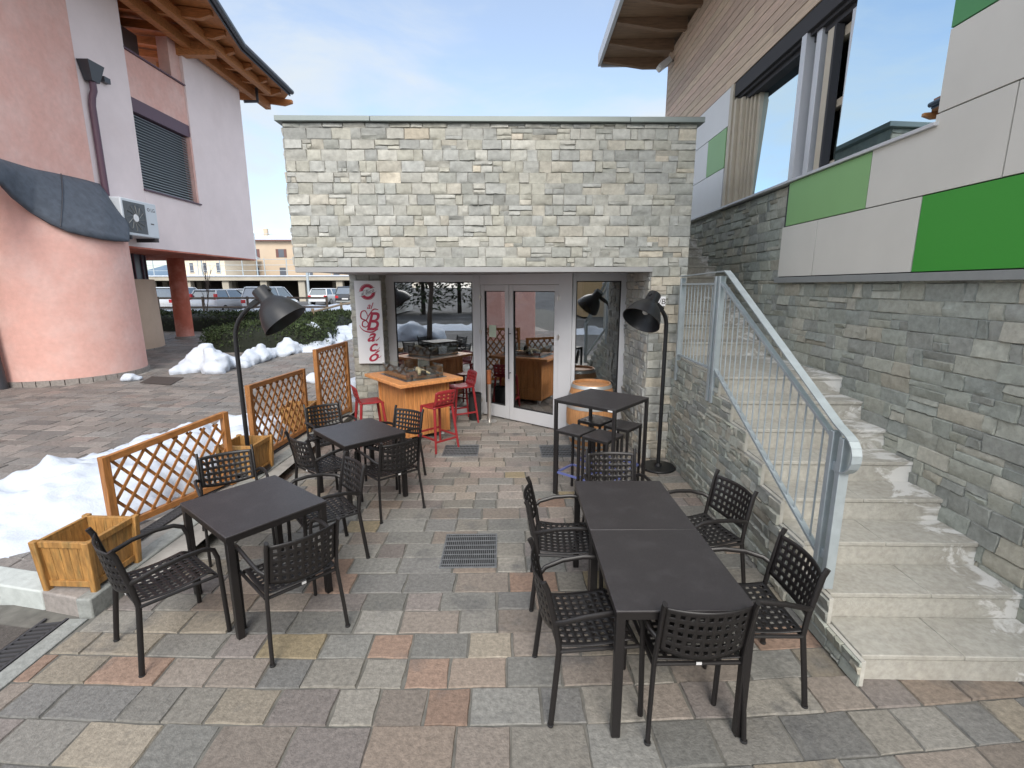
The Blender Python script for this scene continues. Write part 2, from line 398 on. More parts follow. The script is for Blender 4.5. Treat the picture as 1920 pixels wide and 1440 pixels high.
tag(obj('ground', g, m_tarm), kind='structure')
def in_plaza(x, y):
    if x > KX(y)-.34 and y < 8.9: return False
    if y < 3.36 and x > -9: return False
    return x < -2.62
pz = lambda p: PAVP
def plaza_in(x, y): return in_plaza(x, y) and (x+10.85)**2+(y-12.3)**2 > 1.9
tag(obj('piazza_paving', tiles(-15, -2.6, 1.2, 24, .24, .24, .55, pz, 5, tz, lambda x, y: -.10*(x+6), plaza_in, gap=.007), m_pave2), kind='structure')
g = MB(); g.grid(lambda u, v: V((-40+37.35*u, 3.35+20.65*v, tz(0, 3.35+20.65*v)-.010)), 1, 30)
tag(obj('piazza_bed', g, m_grout2), kind='structure')
g = MB(); g.b2(-40, -3.28, 3.34, 3.42, -.1, .11)
tag(obj('piazza_edge', g, m_grout2, smooth=False), kind='structure')
# kerbs
def kerb_block(a, b, w, mat, z1=.141, bev=.012):
    mb = MB(); a, b = V(a), V(b); d = (b-a).normalized(); n = V((-d.y, d.x, 0))
    mb.hexa([a+V((0,0,-.1)), b+V((0,0,-.1)), b+n*w+V((0,0,-.1)), a+n*w+V((0,0,-.1)), a+V((0,0,z1)), b+V((0,0,z1)), b+n*w+V((0,0,z1)), a+n*w+V((0,0,z1))])
    return obj('kerb', mb, mat, bevel=bev)
ys = [3.13, 3.34, 4.2, 5.1, 6.0, 6.9, 7.8, 8.46]
for i in range(len(ys)-1):
    o = kerb_block((KX(ys[i]), ys[i]+.002, 0), (KX(ys[i+1]), ys[i+1]-.002, 0), .11 if i == 0 else .16, m_kerb); o['kind'] = 'structure'
o = kerb_block((-3.36, 3.232, 0), (-3.045, 3.152, 0), .17, m_kerbp); o['kind'] = 'structure'
o = kerb_block((-5.6, 3.75, 0), (-3.365, 3.235, 0), .2, m_kerbw); o['kind'] = 'structure'
# strip behind the kerb with a slotted drain
def slot_drain(name, a, b, w, z, label):
    a, b = V(a), V(b); d = (b-a).normalized(); n = V((-d.y, d.x, 0)); L = (b-a).length
    t = thing(name, (a.x, a.y, z), 0, label, 'drain')
    fr = MB()
    for k in (-1, 1): fr.bar(a+n*k*w/2+V((0,0,z)), b+n*k*w/2+V((0,0,z)), .018, .012)
    obj('frame', fr, m_gap, t, world=True)
    br = MB(); i = 0; s = .02
    while s < L-.02:
        p = a+d*s+V((0,0,z)); br.bar(p-n*w*.46+d*.012, p+n*w*.46-d*.012, .019, .012); s += .042
    obj('grille', br, m_gap, t, world=True)
    pt = MB(); pt.bar(a+V((0,0,z-.035)), b+V((0,0,z-.035)), w*1.0, .02); obj('channel', pt, m_rub, t, world=True)
slot_drain('slot_drain', (-3.175,1.7,0), (-3.175,3.12,0), .15, .001, 'slotted drain channel in front of the white painted kerb')
slot_drain('slot_drain', (-3.245,3.9,0), (-2.99,8.4,0), .11, .137, 'long slotted drain running behind the kerb under the trellises')
g = MB(); g.b2(-40, -2.952, -3, 3.3, -.08, -.012); tag(obj('lower_pavement', g, m_grout, smooth=False), kind='structure')
R5 = random.Random(9)
tag(obj('lower_paving', tiles(-9, -3.263, -2, 3.9, .26, .3, .55, [((.095,.088,.08),3),((.11,.094,.083),2)], 11, lambda x, y: -.004, lambda x, y: -.2*(x+3), lambda x, y: (x < -3.262 and y < 3.15-.23*(x+3.2)), gap=.012), m_pave2), kind='structure')
g = MB()
for i, (y0, y1) in enumerate(((-1.5,-.4),(-.395,.7),(.705,1.5),(1.505,2.3),(2.305,3.12))):
    g.hexa([V((-2.955-.13-(.0 if y0 > 2 else .05)*0, y0, -.05)), V((-2.955,y0,-.05)), V((-2.955,y1,-.05)), V((-3.085,y1,-.05)), V((-3.085,y0,.002)), V((-2.955,y0,.002)), V((-2.955,y1,.002)), V((-3.085,y1,.002))])
tag(obj('edging_strip', g, m_kerb, bevel=.004), kind='structure')
# grated drains
def grate(x0, x1, y0, y1, label, nb, nc):
    t = thing('grated_drain', (x0, y0, 0), 0, label, 'drain', 'grated drains in the terrace paving')
    f = MB(); e = .012
    for a in ((x0,x1,y0,y0+e),(x0,x1,y1-e,y1),(x0,x0+e,y0+e,y1-e),(x1-e,x1,y0+e,y1-e)): f.b2(*a, .001, .011)
    obj('frame', f, m_grate, t, world=True)
    b = MB()
    for i in range(nb):
        x = x0+e+(x1-x0-2*e)*(i+.5)/nb; b.b2(x-.0028, x+.0028, y0+e, y1-e, .0055, .0095)
    for i in range(nc):
        y = y0+e+(y1-y0-2*e)*(i+.5)/nc; b.b2(x0+e, x1-e, y-.004, y+.004, .0056, .0112)
    obj('grille', b, m_grate, t, world=True)
    p = MB(); p.b2(x0+.004, x1-.004, y0+.004, y1-.004, .002, .0052); obj('pit', p, m_rub, t, world=True)  # black plate laid on the paving, its colour standing in for pit shade
grate(-.545, -.065, 3.69, 4.25, 'large steel grated drain in the middle of the terrace paving', 26, 7)
grate(-.86, -.36, 6.42, 6.90, 'grated drain beside the front red bar stool', 24, 6)
grate(.52, 1.02, 6.35, 6.85, 'grated drain before the glass door, beside the tall table', 24, 6)
g = MB(); gp_ = [gz(u, v, .137) for u, v in ((262,718),(285,706),(345,708),(320,722))]
g.prism(gp_, (0,0,.006)); tag(obj('manhole_cover', g, m_char), 'dark rusty rectangular cover in the piazza beside the round wall', 'manhole cover')
# ------------------------------------------------------------------ stone building with the bar
T = thing('stone_building', (0, 6.3, 0), 0, 'flat roofed stone clad bar building with recessed glass entrance', 'building')
XL, XR, YF, ZB, ZT = -2.59, 2.34, 6.3, 2.513, 4.205
g = MB()
g.b2(XL, XR, YF, 14, ZB+.03, ZT)                    # upper volume
g.b2(1.88, XR, YF, 14, 0, ZB+.03)                   # right pier
g.b2(-2.58, -2.07, 8.45, 14, 0, ZB+.03)             # left pier
obj('wall', g, m_mortar, T, world=True, smooth=False)
g = MB(); g.b2(-2.07, 1.88, 13.6, 13.9, 0, ZB); obj('back_wall', g, m_room, T, world=True, smooth=False)
g = MB(); g.b2(-2.069, 1.879, 8.9, 13.6, -.02, .012); obj('indoor_floor', g, m_roomf, T, world=True, smooth=False)
warmf = lambda a, z: .02 + .08*max(0, (a-3.2)/1.7)
Bf = Basis((XL, YF, 0), (1,0,0), (0,-1,0))
obj('front_stonework', stones(Bf, ZB+.03, ZT, .1215, lambda a, b: [(0, XR-XL)], PAL_L, 21, .14, .30, warm=warmf, dmax=.021), m_stone, T, world=True)
Bp = Basis((1.88, YF, 0), (1,0,0), (0,-1,0))
obj('pier_stonework', stones(Bp, 0, ZB+.03, .118, lambda a, b: [(0, XR-1.88)], PAL_L, 22, .12, .26, warm=lambda a, z: .3), m_stone, T, world=True)
Bi = Basis((1.88, YF, 0), (0,1,0), (-1,0,0))
obj('reveal_stonework', stones(Bi, 0, ZB+.03, .118, lambda a, b: [(0, 1.16)], PAL_L, 23, .10, .24, warm=lambda a, z: .1), m_stone, T, world=True)
Bl = Basis((-2.58, 8.45, 0), (1,0,0), (0,-1,0))
obj('left_pier_stonework', stones(Bl, 0, ZB+.0, .118, lambda a, b: [(0, .51)], PAL_L, 24, .12, .26), m_stone, T, world=True)
Bl2 = Basis((-2.58, 14, 0), (0,-1,0), (-1,0,0))
obj('left_side_stonework', stones(Bl2, 0, ZB, .122, lambda a, b: [(2.5, 5.55)], PAL_L, 25), m_stone, T, world=True)
Bl3 = Basis((XL, 14, 0), (0,-1,0), (-1,0,0))
obj('upper_left_stonework', stones(Bl3, ZB+.03, ZT, .122, lambda a, b: [(4.5, 7.7)], PAL_L, 26), m_stone, T, world=True)
Bpr = Basis((-2.07, 8.45, 0), (0,1,0), (1,0,0))
obj('left_reveal_stonework', stones(Bpr, 0, ZB, .118, lambda a, b: [(0, .34)], PAL_L, 27, .1, .2), m_stone, T, world=True)
g = MB()
for x0, x1 in ((XL-.07,-1.55),(-1.547,1.52),(1.523,XR+.07)): g.b2(x0, x1, YF-.065, 14.1, ZT+.002, ZT+.062)
obj('coping', g, m_cap, T, world=True, bevel=.006)
g = MB(); g.b2(XL+.01, 1.89, YF-.03, YF+.06, ZB-.035, ZB+.028); obj('drip_edge', g, m_drip, T, world=True, bevel=.004)
g = MB(); g.b2(XL+.005, 1.878, YF+.061, 8.449, ZB-.015, ZB+.03); g.b2(-2.068, 1.878, 8.449, 9.2, ZB-.015, ZB+.03); obj('soffit', g, m_soff, T, world=True, smooth=False)
# glazing: left window, oblique door, right window
cL = V((-.47, 8.78, 0)); cR = V((1.06, 7.5, 0))
def bz(mb, B, *a): B.box(mb, *a)
def window(name, B, w, z0, z1, fw_l, fw_r, fb, ft):
    f = MB(); d0, d1 = -.04, .04
    bz(f,B,0,fw_l,0,ZB-.015,d0,d1); bz(f,B,w-fw_r,w,0,ZB-.015,d0,d1)
    bz(f,B,fw_l,w-fw_r,z1,ZB-.015,d0,d1-.003); bz(f,B,fw_l,w-fw_r,0,z0,d0,d1-.003)
    fo = obj(name, f, m_alu, T, world=True, bevel=.004)
    gk = MB()
    for (a0,a1,b0,b1) in ((fw_l,fw_l+.014,z0,z1),(w-fw_r-.014,w-fw_r,z0,z1),(fw_l,w-fw_r,z1-.014,z1),(fw_l,w-fw_r,z0,z0+.014)): bz(gk,B,a0,a1,b0,b1,-.01,.022)
    q = obj('gasket', gk, m_rub, fo); 
    p = MB(); bz(p,B,fw_l+.01,w-fw_r-.01,z0+.01,z1-.01,-.004,.004); pn = obj('pane', p, m_gl, fo)
    for k in (q, pn): k.location = (0,0,0)
    return fo
BW = Basis((-2.07, 8.79, 0), (1,0,0), (0,-1,0)); window('window', BW, 1.56, .12, 2.38, .16, .03, 0, 0)
BR = Basis((1.06, 7.5, 0), (1,0,0), (0,-1,0)); window('window', BR, .82, .12, 2.38, .05, .09, 0, 0)
dd = (cR-cL); DL = dd.length; BD = Basis(cL, dd, (dd.y*1, -dd.x, 0)); 
if BD.n.y > 0: BD.n = -BD.n
f = MB(); bz(f,BD,-.02,.13,0,ZB-.015,-.05,.05); bz(f,BD,DL-.22,DL+.02,0,ZB-.015,-.05,.05); bz(f,BD,.13,DL-.22,2.33,ZB-.015,-.05,.045)
obj('door_frame', f, m_alu, T, world=True, bevel=.004)
DM = .13 + (DL-.35)*.39
def leaf(a0, a1, kind):
    f = MB(); st = .085; d0, d1 = -.03, .035; z0, z1 = .02, 2.326
    a0 += .003; a1 -= .003
    bz(f,BD,a0,a0+st,z0,z1,d0,d1); bz(f,BD,a1-st,a1,z0,z1,d0,d1); bz(f,BD,a0+st,a1-st,z1-.10,z1,d0,d1-.002); bz(f,BD,a0+st,a1-st,z0,.24,d0,d1-.002)
    lf = obj('door', f, m_alu, T, world=True, bevel=.004)
    p = MB(); bz(p,BD,a0+st-.005,a1-st+.005,.235,z1-.095,-.004,.004); obj('pane', p, m_gl, lf).location = (0,0,0)
    gk = MB()
    for (x0,x1,b0,b1) in ((a0+st,a0+st+.012,.24,z1-.1),(a1-st-.012,a1-st,.24,z1-.1),(a0+st,a1-st,z1-.112,z1-.1),(a0+st,a1-st,.24,.255)): bz(gk,BD,x0,x1,b0,b1,-.01,.02)
    obj('gasket', gk, m_rub, lf)
    h = MB(); hs = a0-.005 if kind == 'l' else a1+.005
    for z in (.28, 1.52, 2.12): h.tube([BD.p(hs,z-.045,.05), BD.p(hs,z+.045,.05)], .013, 10); bz(h,BD,hs-.03,hs+.03,z-.02,z+.02,.03,.052)
    obj('hinge', h, m_steel, lf)
    hx = a1-.03 if kind == 'l' else a0+.035
    h = MB(); h.tube([BD.p(hx,.75,.09), BD.p(hx,1.62,.09)], .011, 10)
    for z in (.85, 1.52): h.tube([BD.p(hx,z,.03), BD.p(hx,z,.09)], .008, 8)
    if kind == 'r': obj('handle', h, m_gap, lf)
    return lf
l1 = leaf(.13, DM, 'l'); leaf(DM, DL-.22, 'r')
P = MB(); bz(P,BD,.30,.46,1.43,1.64,.005,.007); tag(obj('paper_notice', P, m_paper, l1), 'pale green paper notice taped inside the door glass')
# things inside the bar, faintly visible through the glass
t = thing('bar_counter', (-.4, 11.2, 0), 0, 'dark brown counter inside the bar, seen through the glass door', 'counter')
g = MB(); g.b2(-1.4,.7,10.9,11.5,.012,1.05); obj('front', g, m_brown, t, world=True); g = MB(); g.b2(-1.45,.75,10.85,11.55,1.052,1.09); obj('top', g, m_woodh, t, world=True)
for i, (x, y, z, lb) in enumerate(((1.45,9.0,1.9,'yellow fabric pendant lamp inside the right window'),(.35,10.2,2.02,'yellow pendant lamp hanging above the indoor counter'))):
    t = thing('pendant_lamp', (x,y,z), 0, lb, 'lamp', 'yellow pendant lamps indoors')
    g = MB(); g.lathe([(.06,.12),(.17,-.06)], 20); obj('shade', g, m_yel, t, solid=.004); g = MB(); g.tube([(0,0,.12),(0,0,ZB-z-.02)], .006, 6); obj('cord', g, m_black, t)
# sign
T = thing('shop_sign', (-2.12, 8.4, 1.05), 0, 'tall white sign board with red script lettering on the stone pillar', 'sign')
sx0, sx1, sz0, sz1, sy = -2.485, -2.045, 1.0, 2.40, 8.36
g = MB(); g.b2(sx0, sx1, sy, sy+.045, sz0, sz1); obj('board', g, m_sign, T, world=True, bevel=.004)
def text_obj(s, size, x, z, y, mat, parent, shear=.35, name='lettering', rot=0.0, wide=1.0, ext=.002, off=.0, normal=None):
    c = bpy.data.curves.new(name, 'FONT'); c.body = s; c.size = size; c.shear = shear; c.align_x = 'CENTER'; c.extrude = ext; c.offset = off
    o = bpy.data.objects.new('tmp', c); COL.objects.link(o)
    me = bpy.data.meshes.new_from_object(o.evaluated_get(bpy.context.evaluated_depsgraph_get())); COL.objects.unlink(o); bpy.data.objects.remove(o)
    R = Matrix.Rotation(pi/2, 4, 'X') @ Matrix.Rotation(rot, 4, 'Z') @ Matrix.Diagonal((wide,1,1,1))
    if normal is not None: R = Matrix.Rotation(atan2(normal[0], -normal[1]), 4, 'Z') @ R
    me.transform(Matrix.Translation((x,y,z)) @ R); me.materials.clear(); me.materials.append(mat)
    q = bpy.data.objects.new(name, me); COL.objects.link(q)
    if parent: q.parent = parent; q.location = -parent.location
    return q
sc = (sx0+sx1)/2
text_obj('al', .15, sc+.01, 1.935, sy-.003, m_signr, T, .45, wide=.9, off=.001)
text_obj('B', .44, sc+.03, 1.575, sy-.003, m_signr, T, .35, wide=.85, off=.004)
text_obj('a', .30, sc-.0, 1.385, sy-.003, m_signr, T, .5, wide=1.0, off=.005)
text_obj('c', .28, sc+.01, 1.215, sy-.003, m_signr, T, .5, wide=1.0, off=.005)
text_obj('ó', .27, sc+.01, 1.045, sy-.003, m_signr, T, .5, wide=1.1, off=.005)
def swash(pts, rads, mat, nm='flourish'):
    import mathutils
    P = [V((p[0], sy-.003, p[1])) for p in pts]; out = []; rr = []
    for i in range(len(P)-1):
        p0, p1, p2, p3 = P[max(i-1,0)], P[i], P[i+1], P[min(i+2,len(P)-1)]
        for k in range(8):
            q = k/8; out.append(.5*((2*p1)+(p2-p0)*q+(2*p0-5*p1+4*p2-p3)*q*q+(3*p1-p0-3*p2+p3)*q**3)); rr.append(rads[i]*(1-q)+rads[i+1]*q)
    out.append(P[-1]); rr.append(rads[-1]); g = MB(); vs = []
    for i, p in enumerate(out):
        d = (out[min(i+1,len(out)-1)]-out[max(i-1,0)]).normalized(); n = V((-d.z,0,d.x)); vs += [p+n*rr[i], p-n*rr[i]]
    g.add(vs, [(2*i,2*i+1,2*i+3,2*i+2) for i in range(len(out)-1)]); return obj(nm, g, mat, T, world=True, solid=.002)
swash([(sc-.02,1.80),(sc-.06,1.90),(sc-.13,1.875),(sc-.135,1.78),(sc-.06,1.74),(sc-.02,1.68),(sc-.06,1.63),(sc-.12,1.65),(sc-.11,1.72),(sc-.05,1.75),(sc+.0,1.83),(sc+.08,1.925),(sc+.16,1.92)], [.004,.008,.010,.011,.009,.010,.008,.010,.009,.008,.009,.010,.006], m_signr)
swash([(sc-.17,1.66),(sc-.14,1.60),(sc-.07,1.555),(sc+.04,1.545),(sc+.14,1.60)], [.003,.007,.010,.012,.008], m_signr)
swash([(sc+.09,1.40),(sc+.13,1.42),(sc+.16,1.46)], [.010,.006,.002], m_signr); swash([(sc+.07,1.225),(sc+.12,1.245),(sc+.15,1.285)], [.009,.005,.002], m_signr); swash([(sc+.09,1.10),(sc+.14,1.11),(sc+.17,1.14)], [.009,.005,.002], m_signr)
g = MB(); N_ = 48
ecx, ecz = sc-.005, 2.215
for (ri, ro) in ((.122,.132),(.075,.118)):
    vs = []
    for k in range(N_):
        a = 2*pi*k/N_; vs += [V((ecx+ri*cos(a), sy-.0015, ecz+ri*sin(a))), V((ecx+ro*cos(a), sy-.0015, ecz+ro*sin(a)))]
    g.add(vs, [(2*k, 2*k+1, (2*k+3) % (2*N_), (2*k+2) % (2*N_)) for k in range(N_)])
obj('emblem_ring', g, m_signr, T, world=True, solid=.001)
g = MB(); ca, sa = cos(.28), sin(.28)
g.prism([V((ecx+a*ca-b*sa, sy-.004, ecz+a*sa+b*ca)) for a, b in ((-.15,-.036),(.15,-.036),(.15,.036),(-.15,.036))], (0,.002,0)); bn = obj('emblem_band', g, m_sign, T, world=True)
g = MB()
for b in (-.038,.035): g.prism([V((ecx+a*ca-bb*sa, sy-.0045, ecz+a*sa+bb*ca)) for a, bb in ((-.15,b),(.15,b),(.15,b+.003),(-.15,b+.003))], (0,.001,0))
obj('emblem_outline', g, m_signk, T, world=True)
text_obj('al Baco', .082, ecx+.005, ecz-.026, sy-.0055, m_signk, T, .45, rot=.28, wide=.95, ext=.001, name='emblem_lettering')
# house number
T = thing('house_number', (2.0, 6.24, 2.0), 0, 'small white house number plate on the stone pier behind the lamp', 'sign')
hp = gy(1237, 565, 6.245)
g = MB(); g.b2(hp.x-.07, hp.x+.075, 6.243, 6.256, hp.z-.06, hp.z+.06); obj('plate', g, m_sign, T, world=True, bevel=.002)
text_obj('/B', .10, hp.x+.03, hp.z-.035, 6.2405, m_signk, T, .1, ext=.001, off=0)
# ------------------------------------------------------------------ stairs and right building
A = .0416; SD = V((sin(A), cos(A), 0)); SN = V((-cos(A), sin(A), 0))
BWal = Basis((3.3317, 2.4076, 0), SD, SN)           # stone wall beside the stairs
RZ, TD, LAND = .1754, .3367, 1.2026
def s_of(k): return TD*(k-1) + (LAND if k >= 9 else 0)
def top_at(s):
    z = 0
    for k in range(1, 22):
        if s >= s_of(k)-1e-6: z = k*RZ
    return z
T = thing('stone_stairs', tuple(BWal.p(0,0,0)), -A, 'pale stone staircase climbing between the two stone walls', 'stairs')
g = MB(); nose = MB(); SW = 1.2325
for k in range(1, 20):
    s0, s1 = s_of(k), s_of(k+1); x0 = -SW if k < 10 else -1.12
    g.b2(x0, 0, s0+.012, s1+.03, max(0, (k-3)*RZ), k*RZ-.032)
    cuts = [x0, x0+.55+.12*((k*37) % 5)/5, 0]
    for a, b in zip(cuts[:-1], cuts[1:]): nose.b2(a+.0012, b-.0012, s0, s1+.011, k*RZ-.031, k*RZ)
obj('riser', g, m_step, T, smooth=False, bevel=.002, seg=1); obj('tread', nose, m_step, T, bevel=.006)
def side_iv(a, b):
    zz = b-.02; s = None
    for k in range(1, 20):
        if k*RZ >= zz: s = s_of(k); break
    return [(s, 3.95)]
BSide = Basis((2.0992-.03, 2.4076-.001, 0), SD, SN)
g = MB()
for k in range(1, 9): BSide.box(g, s_of(k)+.012, s_of(k+1) if k < 8 else 3.95, 0, k*RZ-.012, -.028, 0)
obj('stringer_core', g, m_mortar, T).matrix_parent_inverse = T.matrix_basis.inverted()
so = obj('stringer_stonework', stones(BSide, 0, 8*RZ-.012, RZ/2, side_iv, PAL_G, 31, .10, .28), m_stone, T); so.matrix_parent_inverse = Matrix.LocRotScale(T.location, T.rotation_euler, None).inverted()
T.children[-2].matrix_parent_inverse = Matrix.LocRotScale(T.location, T.rotation_euler, None).inverted()
# railing
Bra = Basis((2.0692-.012, 2.4076, 0), SD, SN)
T = thing('stair_railing', tuple(Bra.p(.45,.5)), 0, 'galvanised steel railing with vertical bars along the stone staircase', 'railing')
g = MB(); hr = [Bra.p(3.72,2.42), Bra.p(2.34,2.445)]
sl = (2.445-1.44)/(2.34-.42); pts = [Bra.p(3.72,2.42), Bra.p(2.36,2.445), Bra.p(2.28,2.41), Bra.p(.46,1.46)]
for a in range(1, 10):
    th = pi*a/9*1.02; pts.append(Bra.p(.40-.13*sin(th), 1.305+.125*cos(th)+.0))
for a, b in zip(pts[:-1], pts[1:]):
    d = (b-a); q = d.normalized(); nn = SN; up = nn.cross(q); 
    w = V(nn)*.03; h = up*.005
    g.hexa([a-w-h, a+w-h, a+w+h, a-w+h, b-w-h, b+w-h, b+w+h, b-w+h])
obj('handrail', g, m_galv, T, world=True, smooth=False)
g = MB(); bal = MB(); rail_ = MB()
for s, zb, zt in ((3.66,1.13,2.40),(2.56,1.12,2.40),(2.46,1.12,2.40),(.48,.40,1.42),(.38,.40,1.40)):
    g = MB(); Bra.box(g, s-.022, s+.022, zb, zt, -.03, .03); obj('post', g, m_galv, T, world=True, bevel=.003)
for s, z in ((2.51,1.25),(2.51,2.1),(.43,.6),(.43,1.2),(2.51,1.6)): g = MB(); Bra.box(g, s-.05, s+.05, z-.03, z+.03, -.012, .012); obj('clamp', g, m_galv, T, world=True, bevel=.003)
for z in (2.315, 1.45): rail_ = MB(); Bra.box(rail_, 2.58, 3.64, z, z+.02, -.02, .02); obj('rail', rail_, m_galv, T, world=True, smooth=False)
def slope(z0, z1, s0=2.44, s1=.50):
    rail_ = MB(); a, b = Bra.p(s0, z0), Bra.p(s1, z1); w = V(SN)*.02; h = V((0,0,.012)); rail_.hexa([a-w-h, a+w-h, a+w+h, a-w+h, b-w-h, b+w-h, b+w+h, b-w+h]); obj('rail', rail_, m_galv, T, world=True, smooth=False)
slope(2.33, 1.38); slope(1.47, .58)
n1 = 10
for i in range(1, n1): s = 2.58+1.06*i/n1; bal = MB(); bal.tube([Bra.p(s,1.47), Bra.p(s,2.315)], .0065, 8); obj('baluster', bal, m_galv, T, world=True)
n2 = 18
for i in range(1, n2):
    s = 2.44-1.94*i/n2; q = i/n2; bal = MB(); bal.tube([Bra.p(s,1.47-.89*q), Bra.p(s,2.33-.95*q)], .0065, 8); obj('baluster', bal, m_galv, T, world=True)
# right building
T = thing('panelled_building', tuple(BWal.p(3,0,-1)), 0, 'modern building with green and cream panels, larch boards and stone base', 'building')
g = MB(); BWal.box(g, -3, 9.45, -.1, 3.49, -6, 0); BWal.box(g, 5.9, 9.45, 3.49, 7.3, -6, .02); BWal.box(g, -3, 1.5, 3.49, 7.3, -6, .02); BWal.box(g, 1.5, 5.9, 5.26, 7.3, -6, .02); BWal.box(g, 1.5, 5.9, 3.49, 5.26, -6, -2.4)
obj('wall', g, m_mortar, T, world=True, smooth=False)
def wall_iv(a, b):
    hi = 3.49; out = []
    lim = -1.6
    if b > 2.37: lim = 3.78
    # cut below the steps
    s_hi = 9.4
    for k in range(1, 20):
        if k*RZ-.02 > b: s_hi = s_of(k)+.05; break
    if s_hi > lim: out.append((lim, min(s_hi, 9.4)))
    return out
obj('stonework', stones(BWal, 0, 2.37, .130, wall_iv, PAL_G, 41, .14, .38, dmax=.022), m_stone, T, world=True)
obj('upper_stonework', stones(BWal, 2.37, 3.49, .125, wall_iv, PAL_G, 42, .14, .36), m_stone, T, world=True)
g = MB(); BWal.box(g, -3, 3.79, 2.34, 2.405, .0, .085); obj('base_trim', g, m_trim, T, world=True, bevel=.004)
g = MB(); BWal.box(g, -3, 3.775, 2.406, 3.5, .001, .035); BWal.box(g, -3, 1.6, 3.5, 5.3, .021, .035); BWal.box(g, 5.62, 9.46, 3.53, 5.3, .021, .035); BWal.box(g, -3, 9.46, 5.3, 7.28, .021, .035)
obj('panel_backing', g, m_gap, T, world=True, smooth=False)
def panel(a0, a1, z0, z1, mat):
    g = MB(); e = .005; BWal.box(g, a0+e, a1-e, z0+e, z1-e, .036, .06); return obj('panel', g, mat, T, world=True, bevel=.0015, seg=1)
for a in ((3.03,3.765,2.41,3.005,m_cream),(1.625,3.03,2.41,3.005,m_cream),(-.4,1.625,2.41,3.005,m_green),(-2.9,-.4,2.41,3.005,m_cream),
          (2.29,3.70,3.005,3.505,m_lgreen),(-.5,.97,3.005,3.595,m_cream),(-2.9,-.5,3.005,3.595,m_green2),
          (-.3,1.605,3.595,4.175,m_cream),(-2.9,-.3,3.595,4.175,m_lgreen),(-.2,1.605,4.175,4.755,m_green2),(-2.9,-.2,4.175,4.755,m_cream),(-2.9,1.605,4.755,5.295,m_cream),
          (5.79,8.2,3.53,4.14,m_white),(5.79,6.565,4.14,4.735,m_lgreen),(6.565,8.6,4.14,4.735,m_white),(5.74,8.0,4.735,5.295,m_white),(8.2,9.45,3.53,4.14,m_white),(8.6,9.45,4.14,4.735,m_white),(8.0,9.45,4.735,5.295,m_white)): panel(*a)
g = MB(); e = .005
P = [BWal.p(a, z, .036) for a, z in ((.97+e,3.005+e),(2.29-e,3.005+e),(2.29-e,3.505),(1.61,3.505),(1.61,3.595-e),(.97+e,3.595-e))]
g.prism(P, SN*.024); obj('panel', g, m_cream, T, world=True, smooth=False)
g = MB(); z = 5.30; Rw = random.Random(4)
while z < 7.27:
    z1 = min(z+.128, 7.28); s = -3
    while s < 9.45:
        s1 = min(s+Rw.uniform(2.2,4), 9.455); k = Rw.uniform(.82,1.12); BWal.box(g, s+.001, s1-.001, z+.003, z1-.003, .036, .056, (k, k*Rw.uniform(.96,1.03), k)); s = s1
    z += .134
obj('larch_cladding', g, m_wclad, T, world=True, smooth=False)
Bend = Basis(tuple(BWal.p(9.45, 0, .05)), -SN, SD)
g = MB(); z = 3.53
while z < 7.27: Bend.box(g, 0, 4, z+.003, min(z+.131, 7.28), .002, .02, (1,1,1)); z += .134
obj('gable_cladding', g, m_wclad, T, world=True, smooth=False)
# big window
g = MB(); BWal.box(g, 1.58, 7.3, 3.506, 3.535, -.2, .09); BWal.box(g, 7.3, 9.46, 3.497, 3.528, -.02, .09); obj('sill', g, m_alu, T, world=True, bevel=.003)
g = MB(); BWal.box(g, 1.5, 5.78, 5.0, 5.06, -.24, -.05); BWal.box(g, 1.5, 5.78, 5.10, 5.29, -.24, .045); BWal.box(g, 1.5, 5.78, 5.06, 5.10, -.24, 0.0); obj('shutter_box', g, m_gap, T, world=True, bevel=.004)
W = obj('window', MB(), m_beigem, T, world=True)
def wpart(name, boxes, mat):
    g = MB()
    for b in boxes: BWal.box(g, *b)
    return obj(name, g, mat, W, bevel=.003)
wpart('frame', [(5.62,5.73,3.535,5.29,.0,.07),(5.52,5.60,3.535,5.05,-.10,.05),(5.42,5.50,3.535,5.04,-.16,.0),(5.36,5.41,3.535,5.03,-.18,-.05),(5.29,5.34,3.535,5.02,-.2,-.08),(5.22,5.27,3.535,5.01,-.22,-.10),(5.14,5.20,3.535,5.0,-.24,-.13)], m_beigem)
wpart('mullion', [(3.70,3.80,3.535,5.28,-.2,.04),(3.50,3.60,3.535,5.28,-.22,-.02),(2.93,3.02,3.535,5.0,-.22,-.04)], m_alu)
wpart('sash', [(3.28,3.40,3.535,4.98,-.12,-.03),(3.02,3.5,4.18,4.26,-.2,-.12),(3.02,3.5,3.56,3.64,-.2,-.12),(3.02,3.5,4.86,4.96,-.2,-.12)], m_beigem)
wpart('sash_edge', [(3.24,3.275,3.535,4.98,-.11,-.02),(3.405,3.43,3.535,4.98,-.13,-.06)], m_gap)
for (a, b) in ((3.805,5.14),(1.60,2.93),(3.02,3.24),(3.43,3.50)):
    g = MB(); d = -.14 if a > 3 else .02; zt_ = 5.29 if a < 2 else 5.05; P = BWal.p; k_ = -.05; g.hexa([P(a,3.536,d-.01),P(a,3.536,d),P(b,3.536,d),P(b,3.536,d-.01),P(a,zt_,d-.01+k_),P(a,zt_,d+k_),P(b,zt_,d+k_),P(b,zt_,d-.01+k_)]); obj('pane', g, m_glup, W)
